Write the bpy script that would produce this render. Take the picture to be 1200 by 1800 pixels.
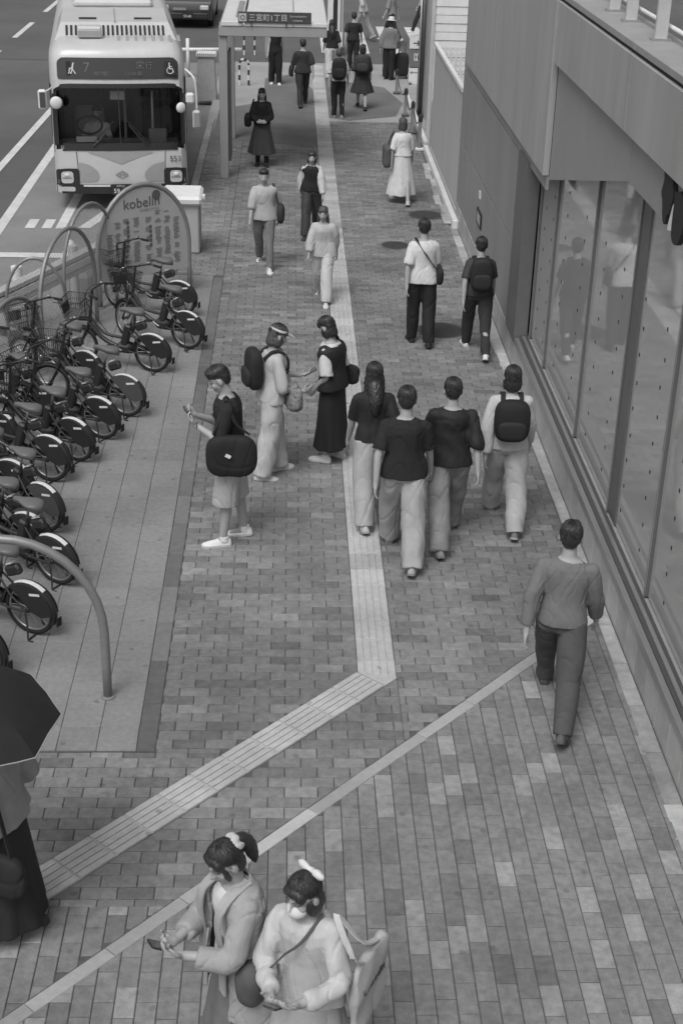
import bpy, math, random
import numpy as np
from mathutils import Matrix, Vector

for _o in list(bpy.data.objects): bpy.data.objects.remove(_o)
SC = bpy.context.scene
COL = SC.collection
R = math.radians
rng = random.Random(7)

# ------------------------------------------------------------------ camera
cam_d = bpy.data.cameras.new('camera'); cam = bpy.data.objects.new('camera', cam_d); COL.objects.link(cam)
cam_d.sensor_fit = 'VERTICAL'; cam_d.sensor_height = 36; cam_d.sensor_width = 24; cam_d.lens = 50.0
cam_d.clip_start = 0.1; cam_d.clip_end = 800
right = Vector((0.99922877, -0.0314984, 0.02344603)); up = Vector((-0.00697282, 0.44527277, 0.89536782))
fwd = Vector((0.03864253, 0.89484077, -0.44470973))
cam.matrix_world = Matrix(((right.x, up.x, -fwd.x, 0), (right.y, up.y, -fwd.y, 0), (right.z, up.z, -fwd.z, 6.1), (0, 0, 0, 1)))
SC.camera = cam

# ------------------------------------------------------------------ overcast daylight (black-and-white photograph: grey light)
world = bpy.data.worlds.new('World'); SC.world = world; world.use_nodes = True
_n = world.node_tree.nodes; _l = world.node_tree.links
_sky = _n.new('ShaderNodeTexSky'); _sky.sky_type = 'NISHITA'; _sky.sun_disc = False
_sky.sun_elevation = R(58); _sky.sun_rotation = R(205); _sky.dust_density = 4.0; _sky.air_density = 1.0
_bw = _n.new('ShaderNodeRGBToBW'); _bg = _n['Background']; _bg.inputs['Strength'].default_value = 0.12
_l.new(_sky.outputs[0], _bw.inputs[0]); _l.new(_bw.outputs[0], _bg.inputs['Color'])
sun_d = bpy.data.lights.new('sun', 'SUN'); sun = bpy.data.objects.new('sun', sun_d); COL.objects.link(sun)
sun_d.energy = 1.25; sun_d.angle = R(26); sun_d.color = (1, 1, 1)
# sun azimuth: comes from behind the camera, a little to the left
_az = R(205); _el = R(58)
_d = Vector((math.sin(_az) * math.cos(_el), math.cos(_az) * math.cos(_el), math.sin(_el)))
sun.rotation_euler = _d.to_track_quat('Z', 'Y').to_euler(); sun.location = (0, 0, 30)
SC.view_settings.view_transform = 'Standard'; SC.view_settings.look = 'None'
SC.view_settings.exposure = 0.24; SC.view_settings.gamma = 1.0; SC.view_settings.use_curve_mapping = False
SC.render.engine = 'CYCLES'
SC.cycles.max_bounces = 5; SC.cycles.diffuse_bounces = 3; SC.cycles.glossy_bounces = 3

# ------------------------------------------------------------------ materials
MATS = {}
def mat(name, v, rough=.8, var=.12, scale=9., bump=.0, bscale=80., spec=.3, metal=0., attr=False, worldpos=False,
        stretch=(1, 1, 1), stain=0., stain_scale=.7, spots=0., coat=0., wave=None, emit=0., objrand=0.):
    if name in MATS: return MATS[name]
    m = bpy.data.materials.new(name); m.use_nodes = True
    nt = m.node_tree; N = nt.nodes; L = nt.links; b = N['Principled BSDF']
    b.inputs['Roughness'].default_value = rough; b.inputs['Metallic'].default_value = metal
    b.inputs['Specular IOR Level'].default_value = spec; b.inputs['Coat Weight'].default_value = coat
    if worldpos:
        g = N.new('ShaderNodeNewGeometry'); co = g.outputs['Position']
    else:
        g = N.new('ShaderNodeTexCoord'); co = g.outputs['Object']
    mp = N.new('ShaderNodeMapping'); mp.inputs['Scale'].default_value = stretch; L.new(co, mp.inputs['Vector']); co = mp.outputs[0]
    def noise(s, det=4., rg=.6):
        t = N.new('ShaderNodeTexNoise'); t.inputs['Scale'].default_value = s; t.inputs['Detail'].default_value = det
        t.inputs['Roughness'].default_value = rg; L.new(co, t.inputs['Vector']); return t.outputs[0]
    def mr(src, a, b_, lo, hi):
        t = N.new('ShaderNodeMapRange'); L.new(src, t.inputs[0])
        for i, q in zip((1, 2, 3, 4), (a, b_, lo, hi)): t.inputs[i].default_value = q
        return t.outputs[0]
    def mul(a, b_):
        t = N.new('ShaderNodeMath'); t.operation = 'MULTIPLY'
        for i, q in ((0, a), (1, b_)):
            if isinstance(q, (int, float)): t.inputs[i].default_value = q
            else: L.new(q, t.inputs[i])
        return t.outputs[0]
    val = mul(mr(noise(scale), .3, .7, 1 - var, 1 + var), v)
    if var > .02: val = mul(val, mr(noise(scale * 9, 3.), .3, .7, 1 - var * .6, 1 + var * .6))
    if stain > 0: val = mul(val, mr(noise(stain_scale, 5., .65), .35, .68, 1 - stain, 1 + stain * .5))
    if spots > 0:
        t = N.new('ShaderNodeTexVoronoi'); t.voronoi_dimensions = '2D'; t.inputs['Scale'].default_value = 1.7; L.new(co, t.inputs['Vector'])
        val = mul(val, mr(t.outputs['Distance'], .028, .045, 1 - spots, 1))
    if attr:
        a = N.new('ShaderNodeAttribute'); a.attribute_name = 'tone'; val = mul(val, a.outputs['Fac'])
    if objrand > 0:
        oi = N.new('ShaderNodeObjectInfo'); val = mul(val, mr(oi.outputs['Random'], 0, 1, 1 - objrand, 1 + objrand))
    L.new(val, b.inputs['Base Color'])
    if emit:
        b.inputs['Emission Color'].default_value = (1, 1, 1, 1); b.inputs['Emission Strength'].default_value = emit
    if bump > 0:
        bp = N.new('ShaderNodeBump'); bp.inputs['Strength'].default_value = bump; bp.inputs['Distance'].default_value = .01
        src = noise(bscale, 3.)
        if wave:
            w = N.new('ShaderNodeTexWave'); w.inputs['Scale'].default_value = wave; w.inputs['Distortion'].default_value = 6
            w.inputs['Detail'].default_value = 2; L.new(co, w.inputs['Vector']); src = w.outputs['Fac']
        L.new(src, bp.inputs['Height']); L.new(bp.outputs[0], b.inputs['Normal'])
    MATS[name] = m; return m

def glass(name, ior=1.5, tint=.8, rough=.01, gl=.95, film=0.):
    if name in MATS: return MATS[name]
    m = bpy.data.materials.new(name); m.use_nodes = True; nt = m.node_tree; N = nt.nodes; L = nt.links
    N.remove(N['Principled BSDF']); out = N['Material Output']
    t = N.new('ShaderNodeBsdfTransparent'); t.inputs[0].default_value = (tint, tint, tint, 1)
    g = N.new('ShaderNodeBsdfGlossy'); g.inputs['Color'].default_value = (gl, gl, gl, 1); g.inputs['Roughness'].default_value = rough
    f = N.new('ShaderNodeFresnel'); f.inputs[0].default_value = ior
    mx = N.new('ShaderNodeMixShader'); L.new(f.outputs[0], mx.inputs[0]); L.new(t.outputs[0], mx.inputs[1]); L.new(g.outputs[0], mx.inputs[2])
    res = mx.outputs[0]
    if film > 0:                       # pale translucent film on the glass
        d = N.new('ShaderNodeBsdfDiffuse'); d.inputs[0].default_value = (.58, .58, .58, 1); m2 = N.new('ShaderNodeMixShader'); m2.inputs[0].default_value = film
        L.new(t.outputs[0], m2.inputs[1]); L.new(d.outputs[0], m2.inputs[2]); L.new(m2.outputs[0], mx.inputs[1])
    L.new(res, out.inputs[0]); MATS[name] = m; return m

# ------------------------------------------------------------------ mesh builder
def frame_of(t, ref=None):
    t = np.asarray(t, float); t = t / (np.linalg.norm(t) + 1e-12)
    r = np.array([0, 0, 1.]) if ref is None else np.asarray(ref, float)
    if abs(r @ t) > .98: r = np.array([0, 1., 0]) if abs(t[1]) < .9 else np.array([1., 0, 0])
    x = np.cross(r, t); x /= np.linalg.norm(x); y = np.cross(t, x); return x, y, t

class MB:
    def __init__(s): s.v = []; s.f = []; s.t = []
    def add(s, vs, fs, tone=1.):
        n = len(s.v); s.v += [tuple(map(float, q)) for q in vs]; s.f += [tuple(i + n for i in q) for q in fs]; s.t += [tone] * len(vs); return s
    def box(s, c, d, rz=0., rx=0., ry=0., tone=1., bevel=0.):
        hx, hy, hz = d[0] / 2, d[1] / 2, d[2] / 2
        M = (Matrix.Rotation(rz, 3, 'Z') @ Matrix.Rotation(ry, 3, 'Y') @ Matrix.Rotation(rx, 3, 'X'))
        if bevel <= 0:
            P = [(a * hx, b * hy, e * hz) for e in (-1, 1) for a, b in ((-1, -1), (1, -1), (1, 1), (-1, 1))]
            F = [(3, 2, 1, 0), (4, 5, 6, 7), (0, 1, 5, 4), (1, 2, 6, 5), (2, 3, 7, 6), (3, 0, 4, 7)]
        else:
            b = min(bevel, hx * .9, hy * .9, hz * .9)
            def ring(ix, z): return [(a * (hx - ix), q * (hy - ix), z) for a, q in ((-1, -1), (1, -1), (1, 1), (-1, 1))]
            def oct_(z, e):
                o = []
                for a, q in ((-1, -1), (1, -1), (1, 1), (-1, 1)):
                    p1 = (a * (hx - b), q * (hy - e), z); p2 = (a * (hx - e), q * (hy - b), z)
                    o += [p2, p1] if a * q > 0 else [p1, p2]
                return o
            P = oct_(-hz, b * .999) + oct_(-hz + b, 0) + oct_(hz - b, 0) + oct_(hz, b * .999)
            F = [tuple(range(7, -1, -1)), tuple(range(24, 32))]
            for k in range(3):
                for i in range(8):
                    j = (i + 1) % 8; F.append((k * 8 + i, k * 8 + j, k * 8 + 8 + j, k * 8 + 8 + i))
        s.add([tuple(M @ Vector(p) + Vector(c)) for p in P], F, tone); return s
    def prism(s, poly, z0, z1, bevel=0., tone=1., bottom=False):
        n = len(poly); c = np.mean(poly, 0)
        def inset(d):
            out = []
            P = np.array(poly, float)
            for i in range(n):
                a = P[i] - P[i - 1]; b = P[(i + 1) % n] - P[i]
                na = np.array([-a[1], a[0]]) / (np.linalg.norm(a) + 1e-9); nb = np.array([-b[1], b[0]]) / (np.linalg.norm(b) + 1e-9)
                k = na + nb; k = k / max(.3, (1 + na @ nb)); out.append(P[i] + k * d)
            return out
        V = [(p[0], p[1], z0) for p in poly]
        F = []
        if bevel > 0:
            V += [(p[0], p[1], z1 - bevel) for p in poly]; q = inset(bevel); V += [(p[0], p[1], z1) for p in q]
            lv = 3
        else:
            V += [(p[0], p[1], z1) for p in poly]; lv = 2
        for k in range(lv - 1):
            for i in range(n):
                j = (i + 1) % n; F.append((k * n + i, k * n + j, k * n + n + j, k * n + n + i))
        F.append(tuple(range((lv - 1) * n, lv * n)))
        if bottom: F.append(tuple(range(n - 1, -1, -1)))
        s.add(V, F, tone); return s
    def loft(s, rings, caps=True, closed=False, tone=1.):
        n = len(rings[0]); V = [p for r in rings for p in r]; F = []
        m = len(rings)
        for k in range(m if closed else m - 1):
            k2 = (k + 1) % m
            for i in range(n):
                j = (i + 1) % n; F.append((k * n + i, k * n + j, k2 * n + j, k2 * n + i))
        if caps and not closed:
            F.append(tuple(range(n - 1, -1, -1))); F.append(tuple(range((m - 1) * n, m * n)))
        s.add(V, F, tone); return s
    def tube(s, path, r, seg=8, closed=False, caps=True, round_=False, tone=1.):
        P = [np.asarray(p, float) for p in path]; m = len(P)
        rr = list(r) if hasattr(r, '__len__') else [r] * m
        T = []
        for i in range(m):
            a = P[(i - 1) % m] if (closed or i > 0) else P[i]; b = P[(i + 1) % m] if (closed or i < m - 1) else P[i]
            d = b - a; T.append(d / (np.linalg.norm(d) + 1e-12))
        if round_ and not closed:
            P2, R2, T2 = [], [], []
            for a in (80, 50, 25): P2.append(P[0] - T[0] * rr[0] * math.sin(R(a))); R2.append(rr[0] * math.cos(R(a))); T2.append(T[0])
            P2 += P; R2 += rr; T2 += T
            for a in (25, 50, 80): P2.append(P[-1] + T[-1] * rr[-1] * math.sin(R(a))); R2.append(rr[-1] * math.cos(R(a))); T2.append(T[-1])
            P, rr, T = P2, R2, T2
        x, y, _ = frame_of(T[0]); rings = []
        for p, q, t in zip(P, rr, T):
            x = x - t * (x @ t); x /= np.linalg.norm(x) + 1e-12; y = np.cross(t, x)
            rings.append([p + q * (math.cos(2 * math.pi * k / seg) * x + math.sin(2 * math.pi * k / seg) * y) for k in range(seg)])
        return s.loft(rings, caps, closed, tone)
    def ell(s, c, r, M=None, nu=14, nv=9, tone=1.):
        c = np.asarray(c, float); M = np.eye(3) if M is None else np.asarray(M); V = [c + M @ np.array([0, 0, -r[2]])]; F = []
        for j in range(1, nv):
            a = -math.pi / 2 + math.pi * j / nv
            for i in range(nu):
                b = 2 * math.pi * i / nu
                V.append(c + M @ np.array([r[0] * math.cos(a) * math.cos(b), r[1] * math.cos(a) * math.sin(b), r[2] * math.sin(a)]))
        V.append(c + M @ np.array([0, 0, r[2]])); n = len(V) - 1
        for i in range(nu):
            j = (i + 1) % nu; F.append((0, 1 + j, 1 + i))
            for k in range(nv - 2): F.append((1 + k * nu + i, 1 + k * nu + j, 1 + (k + 1) * nu + j, 1 + (k + 1) * nu + i))
            F.append((1 + (nv - 2) * nu + i, 1 + (nv - 2) * nu + j, n))
        return s.add(V, F, tone)
    def lathe(s, prof, c=(0, 0, 0), seg=20, caps=True, tone=1.):
        rings = [[(c[0] + r * math.cos(2 * math.pi * k / seg), c[1] + r * math.sin(2 * math.pi * k / seg), c[2] + z) for k in range(seg)] for r, z in prof]
        return s.loft(rings, caps, False, tone)
    def text(s, body, M, size=.1, extrude=.002, align='LEFT', sx=1.):
        cu = bpy.data.curves.new('text', 'FONT'); cu.body = body; cu.size = size; cu.extrude = extrude; cu.align_x = align; cu.resolution_u = 3
        o = bpy.data.objects.new('text', cu); me = bpy.data.meshes.new_from_object(o)
        V = [M @ Vector((v.co.x * sx, v.co.y, v.co.z)) for v in me.vertices]; s.add(V, [tuple(p.vertices) for p in me.polygons])
        bpy.data.objects.remove(o); bpy.data.curves.remove(cu); bpy.data.meshes.remove(me); return s
    def mesh(s, name, tone=False):
        me = bpy.data.meshes.new(name); me.from_pydata(s.v, [], s.f); 
        if tone or any(abs(q - 1) > 1e-6 for q in s.t):
            a = me.attributes.new('tone', 'FLOAT', 'POINT'); a.data.foreach_set('value', s.t)
        me.update(); return me
    def build(s, name, m, parent=None, smooth=False, tone=False, origin=True):
        me = s.mesh(name, tone); me.materials.append(m)
        loc = Vector((0, 0, 0))
        if parent is None and origin and s.v:
            a = np.array(s.v); lo = a.min(0); hi = a.max(0); loc = Vector(((lo[0] + hi[0]) / 2, (lo[1] + hi[1]) / 2, lo[2])); me.transform(Matrix.Translation(-loc))
        if smooth: shade(me, smooth)
        o = bpy.data.objects.new(name, me); COL.objects.link(o); o.location = loc
        if parent is not None: o.parent = parent
        return o

def shade(me, ang):
    me.shade_smooth()
    if ang is not True:
        try: me.set_sharp_from_angle(angle=R(ang))
        except Exception: pass

def tag(o, label=None, cat=None, group=None, kind=None):
    if label: o['label'] = label
    if cat: o['category'] = cat
    if group: o['group'] = group
    if kind: o['kind'] = kind
    return o
def thing(name, label, cat, loc=(0, 0, 0), rz=0., group=None):
    o = bpy.data.objects.new(name, None); COL.objects.link(o); o.location = loc; o.rotation_euler = (0, 0, rz); o.empty_display_size = .1
    return tag(o, label, cat, group)
def copy_tree(o, parent=None):
    c = o.copy(); COL.objects.link(c)
    if parent is not None: c.parent = parent
    for ch in list(o.children): copy_tree(ch, c)
    return c
def clip(poly, a, b, c):            # keep a*x+b*y<=c
    out = []; n = len(poly)
    for i in range(n):
        p, q = poly[i], poly[(i + 1) % n]; dp = a * p[0] + b * p[1] - c; dq = a * q[0] + b * q[1] - c
        if dp <= 0: out.append(p)
        if (dp < 0 < dq) or (dq < 0 < dp):
            t = dp / (dp - dq); out.append((p[0] + (q[0] - p[0]) * t, p[1] + (q[1] - p[1]) * t))
    return out
def area(poly): return .5 * abs(sum(poly[i - 1][0] * poly[i][1] - poly[i][0] * poly[i - 1][1] for i in range(len(poly))))
def arc(c, r, a0, a1, n, axis='xz'):
    out = []
    for i in range(n + 1):
        a = R(a0 + (a1 - a0) * i / n); u, v = r * math.cos(a), r * math.sin(a)
        out.append((c[0] + u, c[1], c[2] + v) if axis == 'xz' else (c[0], c[1] + u, c[2] + v) if axis == 'yz' else (c[0] + u, c[1] + v, c[2]))
    return out
def smoothpath(P, n=6):
    P = [np.asarray(p, float) for p in P]; out = []
    for i in range(len(P) - 1):
        a = P[max(i - 1, 0)]; b = P[i]; c = P[i + 1]; d = P[min(i + 2, len(P) - 1)]
        for k in range(n):
            t = k / n; out.append(.5 * (2 * b + (c - a) * t + (2 * a - 5 * b + 4 * c - d) * t * t + (3 * b - a - 3 * c + d) * t ** 3))
    out.append(P[-1]); return out

# ================================================================== the setting
def struct(name, mb, m, **k):
    o = mb.build(name, m, None, origin=False, **k); o['kind'] = 'structure'; return o
def sheet(poly, z): return MB().add([(p[0], p[1], z) for p in poly], [tuple(range(len(poly)))])

m_asphalt = mat('asphalt', .122, .85, .16, 30, .35, 220, worldpos=True, stain=.2, stain_scale=.25)
m_bay = mat('bay_asphalt', .235, .85, .10, 24, .3, 200, worldpos=True, stain=.18, stain_scale=.5)
m_paint = mat('road_paint', .62, .7, .08, 14, .2, 150, worldpos=True, stain=.14, stain_scale=3)
m_joint = mat('joint_sand', .10, .95, .2, 20, worldpos=True)
m_brick = mat('paving_brick', .238, .8, .20, 16, .45, 150, worldpos=True, attr=True, stain=.30, stain_scale=.6, spots=.25)
m_slab = mat('concrete_slab', .246, .85, .13, 22, .3, 190, worldpos=True, attr=True, stain=.2, stain_scale=.6, spots=.28)
m_border = mat('border_stone', .18, .8, .12, 14, .25, 150, worldpos=True, attr=True, stain=.15)
m_kerb = mat('kerb_stone', .42, .85, .15, 12, .3, 140, worldpos=True, attr=True, stain=.3, stain_scale=1.6)
m_tact = mat('tactile_tile', .44, .75, .10, 18, .2, 150, worldpos=True, attr=True, stain=.2, stain_scale=1.2, spots=.3)
m_strip = mat('strip_stone', .36, .8, .08, 18, .2, 150, worldpos=True, attr=True, stain=.12)
m_patch = mat('dark_paving', .165, .85, .10, 18, .25, 170, worldpos=True, stain=.22, stain_scale=.8)
m_lightpave = mat('pale_paving', .34, .85, .10, 18, .25, 170, worldpos=True, stain=.15, stain_scale=.8)

struct('ground', sheet([(-200, -60), (200, -60), (200, 300), (-200, 300)], -.15), m_asphalt)
struct('road', sheet([(-16, -10), (-4.62, -10), (-4.62, 120), (-16, 120)], -.135), m_asphalt)
struct('bus_bay', sheet([(-4.62, 8), (-1.5, 8), (-1.5, 39.4), (-4.62, 39.4)], -.131), m_bay)
CAMP = np.array([0, 0, 6.1]); _cr, _cu, _cf = (np.array(q) for q in (right, up, fwd))
def in_view(x, y, z=0., m=.03):
    d = np.array([x, y, z]) - CAMP; zz = d @ _cf
    if zz < .5: return False
    u = (d @ _cr) / zz * 50 / 36 * 1.5; v = (d @ _cu) / zz * 50 / 36
    return abs(u) < .5 + m and abs(v) < .5 + m
# sidewalk body with a kerb face towards the road
SW = [(2.8, 1), (2.8, 23), (9, 23), (9, 38.9), (-1.75, 38.9), (-1.75, 20.8), (-3.62, 16.65), (-5.0, 13.5), (-5.0, 1)]
pavement = struct('pavement', MB().prism(SW, -.16, -.012), m_joint)
forecourt = struct('forecourt', sheet([(-4, 3), (2.75, 3), (2.75, 10.5), (1.5, 9.12), (-1.4, 5.97), (-4, 5.9)], -.0085), m_joint)

TN = (-.733, .68)
TONES = [.68, .79, .86, .92, .99, 1.12]
def tile_field(parent, cells, m, name, th=.02, bevel=.004, limit=300, tones=TONES, whole=None, weights=(8, 14, 24, 26, 18, 10)):
    """cells: list of (poly, is_whole). The largest in view become objects; the rest one joined part."""
    seen = []; rest = []
    for poly, w in cells:
        c = np.mean(poly, 0); t = rng.choices(range(len(tones)), weights)[0]
        if in_view(c[0], c[1], 0, .01): seen.append((area(poly) / (c[0] ** 2 + c[1] ** 2 + 37) ** 1.5, poly, w, t))
        else: rest.append((poly, t))
    seen.sort(key=lambda q: -q[0]); rest += [(p, t) for _, p, w, t in seen[limit:]]
    cache = {}
    for _, poly, w, t in seen[:limit]:
        c = np.mean(poly, 0); loc = [(p[0] - c[0], p[1] - c[1]) for p in poly]
        key = (w, t) if w else None
        if key and key in cache: me = cache[key]
        else:
            mb = MB().prism(loc, -th, 0, bevel, tones[t]); me = mb.mesh(name, True); me.materials.append(m)
            if key: cache[key] = me
        o = bpy.data.objects.new(name, me); COL.objects.link(o); o.parent = parent
        o.location = (c[0], c[1], rng.uniform(-.0015, .0012)); o.rotation_euler = (rng.gauss(0, .0035), rng.gauss(0, .0035), rng.gauss(0, .004))
    if rest:
        mb = MB()
        for poly, t in rest:
            z = rng.uniform(-.0015, .0012); mb.prism(poly, -th, z, bevel, tones[t] * rng.uniform(.96, 1.04))
        tag(mb.build(name + '_field', m, parent, tone=True), kind='stuff')
def clipped(poly, planes):
    a0 = area(poly)
    for a, b, c in planes:
        poly = clip(poly, a, b, c)
        if len(poly) < 3: return None, False
    a1 = area(poly)
    if a1 < .12 * a0: return None, False
    return poly, abs(a1 - a0) < 1e-6
def rect(x0, y0, x1, y1): return [(x0, y0), (x1, y0), (x1, y1), (x0, y1)]
above = lambda c: (-TN[0], -TN[1], -c)
below = lambda c: (TN[0], TN[1], c)
XL = lambda c: (1, 0, c)
XG = lambda c: (-1, 0, -c)
YL = lambda c: (0, 1, c)
YG = lambda c: (0, -1, -c)
def running(x0, x1, y0, y1, planes, out):
    bw, bh, j = .230, .1125, .005
    k0 = int(math.floor(y0 / bh)); k1 = int(math.ceil(y1 / bh))
    for k in range(k0, k1 + 1):
        off = (.5 if k % 2 else 0) * bw
        for i in range(int(math.floor((x0 - off) / bw)) - 1, int(math.ceil((x1 - off) / bw)) + 1):
            x = i * bw + off; p, w = clipped(rect(x + j / 2, k * bh + j / 2, x + bw - j / 2, (k + 1) * bh - j / 2), planes)
            if p: out.append((p, 'r' if w else None))
run = []
running(-.93, .57, 8.3, 31.3, [XG(-.925), XL(.567), above(6.012), YG(8.39), YL(31.2)], run)
running(-3.2, .57, 5.8, 8.45, [XL(.567), YL(8.387), above(6.012), XG(-3.2)], run)
running(.87, 2.62, 8.3, 31.3, [XG(.873), XL(2.617), above(5.16), YL(31.2)], run)
running(-2.4, .87, 6.7, 9.6, [XL(.871), above(5.16), below(5.724), YG(6.8)], run)
running(-1.6, -.93, 19.9, 31.2, [XG(-1.595), XL(-.93), YG(19.93), YL(31.2)], run)
tile_field(pavement, run, m_brick, 'brick')
cols = []
cw, ch, j = .1215, .236, .0055
for i in range(-30, 23):
    x = .02 + i * cw; off = (.5 if i % 2 else 0) * ch + rng.uniform(-.012, .012)
    for k in range(15, 46):
        y = k * ch + off; q = rect(x + j / 2, y + j / 2, x + cw - j / 2, y + ch - j / 2)
        p, w = clipped(q, [below(5.06), XL(2.617), XG(-3)])
        if p: cols.append((p, 'c' if w else None))
        p, w = clipped(q, [above(5.16), below(5.724), YL(6.797), XG(-3)])
        if p: cols.append((p, 'c' if w else None))
tile_field(forecourt, cols, m_brick, 'brick', weights=(5, 12, 26, 30, 13, 12), tones=[.76, .86, .94, 1.0, 1.08, 1.38])

# concrete slabs of the cycle stand
cyc = struct('cycle_stand_floor', sheet([(-4.6, 8.4), (-1.06, 8.4), (-1.06, 19.9), (-2.2, 19.9), (-3.55, 16.9), (-4.6, 14.6)], -.0087), m_joint)
sl = []
for i in range(12):
    for k in range(39):
        x = -1.065 - (i + 1) * .286; y = 8.41 + k * .295
        p, w = clipped(rect(x + .002, y + .0015, x + .284, y + .2935), [(-.915, .404, 10.05), YL(19.9)])
        if p: sl.append((p, 's' if w else None))
tile_field(cyc, sl, m_slab, 'slab', bevel=.0025, tones=[.93, .96, .98, 1., 1.03, 1.07])
# dark border stones between slabs and bricks
bor = struct('border_strip', sheet([(-1.065, 8.4), (-.925, 8.4), (-.925, 19.93), (-1.065, 19.93)], -.0083), m_joint)
tile_field(bor, [(rect(-1.06, y, -.93, y + .592), None) for y in np.arange(8.41, 19.4, .6)], m_border, 'border_stone', bevel=.003)
# kerb at the foot of the building and at the bus stop
kr = struct('building_kerb', sheet([(2.62, 3), (2.75, 3), (2.75, 22.7), (2.62, 22.7)], -.0081), m_joint)
def kx(y): return 2.612 + .022 * math.sin((y - 9) * .5)
tile_field(kr, [([(kx(y), y), (2.735, y), (2.735, y + .592), (kx(y + .59), y + .592)], None) for y in np.arange(4.2, 22.5, .6)], m_kerb, 'kerb_stone', th=.02, bevel=.004)
ks = struct('bus_stop_kerb', sheet([(-1.75, 20.8), (-1.6, 20.8), (-1.6, 31.2), (-1.75, 31.2)], -.0079), m_joint)
tile_field(ks, [(rect(-1.745, y, -1.605, y + .59), None) for y in np.arange(21.0, 30.6, .6)], m_kerb, 'kerb_stone', bevel=.01)
# plain stone strip running diagonally
D = np.array([.68, .733]); Nn = np.array([-.733, .68])
ds = struct('diagonal_strip', sheet([(-2.6, 4.72), (2.68, 10.42), (2.62, 10.48), (-2.66, 4.78)], -.0077), m_joint)
st = []
p0 = Nn * 5.11
s0 = (np.array([2.62, 0]) - p0) @ D
smax = ((2.62 - p0[0]) / D[0])
for k in range(14):
    a = smax - k * .595; q = [p0 + D * (a - .59) - Nn * .047, p0 + D * a - Nn * .047, p0 + D * a + Nn * .047, p0 + D * (a - .59) + Nn * .047]
    st.append(([tuple(r) for r in q], None))
tile_field(ds, st, m_strip, 'strip_stone', bevel=.003, tones=[.74, .86, .95, 1, 1.08, 1.35])
# tactile guide tiles with raised bars
tac = struct('tactile_strip', sheet([(.568, 9.4), (.872, 9.3), (.872, 38.6), (.568, 38.6)], -.0075), m_joint)
def tact_tile(mb, o, ux, uy, L, W, tone=1.):
    o = np.array(o); ux = np.array(ux); uy = np.array(uy)
    def P(a, b): q = o + ux * a + uy * b; return (q[0], q[1])
    mb.prism([P(.002, .002), P(W - .002, .002), P(W - .002, L - .002), P(.002, L - .002)], -.02, .0005, .002, tone)
    for k in range(5):
        x = W * (k + .5) / 5; h = W * .078
        mb.prism([P(x - h, .012), P(x + h, .012), P(x + h, L - .012), P(x - h, L - .012)], 0, .0085, .003, tone * 1.04)
cache = {}
for k in range(97):
    t = rng.choice((.86, .94, 1, 1.05, 1.1))
    if t not in cache:
        mb = MB(); tact_tile(mb, (0, 0), (1, 0), (0, 1), .3, .3, t); cache[t] = mb.mesh('tile', True); cache[t].materials.append(m_tact)
    o = bpy.data.objects.new('tile', cache[t]); COL.objects.link(o); o.parent = tac; o.location = (.57, 9.62 + k * .301, rng.uniform(0, .001))
# corner piece + the diagonal run
mb = MB(); inner = np.array([.57, 9.45]); outer = np.array([.87, 9.362])
mb.prism([tuple(inner), (.775, 9.26), tuple(outer), (.87, 9.618), (.57, 9.618)], -.02, .0005, .002)
for k in range(5):
    f = (k + .5) / 5; p = inner + (outer - inner) * f; h = .3 * .078
    mb.prism([(p[0] - h, p[1] + .012 - h * .3), (p[0] + h, p[1] + .012 - h * .3 - .004), (p[0] + h, 9.60), (p[0] - h, 9.60)], 0, .0085, .003, 1.04)
mb.build('corner_tile', m_tact, tac, tone=True)
b = -Nn; a = -D
for k in range(13):
    mb = MB(); o = inner + a * (.012 + k * .301); tact_tile(mb, o, b, a, .3, .28, rng.choice((.9, .97, 1, 1.04)))
    ff = [tuple(reversed(f)) for f in mb.f]; mb.f = ff
    mb.build('tile', m_tact, tac, tone=True)

# paving beyond the brickwork
struct('far_pavement', sheet([(-1.75, 31.2), (9, 31.2), (9, 38.9), (-1.75, 38.9)], -.004), m_lightpave)
struct('side_pavement', sheet([(2.72, 23.05), (9, 23.05), (9, 31.2), (2.72, 31.2)], -.004), m_lightpave)
struct('dark_paving_patch', sheet([(-1.55, 29.2), (.52, 28.6), (.566, 28.6), (.566, 34.9), (.2, 37.2), (-.6, 36.4), (-.6, 33.3), (-1.55, 32.3)], .0035), m_patch)
struct('dark_paving_patch', sheet([(.875, 31.6), (1.3, 31.3), (2.35, 31.9), (2.6, 33.4), (2.3, 35.4), (1.3, 36.2), (.875, 36.6)], .0035), m_patch)
struct('cross_street', sheet([(-16, 39.4), (60, 39.4), (60, 120), (-16, 120)], -.128), m_asphalt)
# painted markings on the road
def mark(label, poly): return tag(sheet(poly, -.124).build('road_marking', m_paint, None, origin=False), kind='structure')
mark('', [(-4.73, 8), (-4.56, 8), (-4.56, 39), (-4.73, 39)])
mark('', [(-5.75, 14), (-5.6, 14), (-5.15, 36), (-5.3, 36)])
for y in (32.5, 37.6, 43.2, 48.9, 54): mark('', [(-8.02, y), (-7.86, y), (-7.86, y + 3.2), (-8.02, y + 3.2)])
for x in (-4.25, -3.98): mark('', rect(x, 22.75, x + .16, 23.3))
mark('', [(-3.76, 22.75), (-3.6, 22.75), (-3.6, 27), (-3.76, 27)])
mark('', [(-3.4, 22.8), (-3.2, 22.8), (-2.75, 24.6), (-2.95, 24.6)])
mark('', rect(-4.55, 21.1, -3.2, 21.35))
mark('', [(-2.9, 22.0), (-2.7, 22.0), (-2.2, 24.0), (-2.4, 24.0)])
for k in range(5): mark('', rect(.9 + k * .9, 41.5, 1.35 + k * .9, 47))

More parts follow.
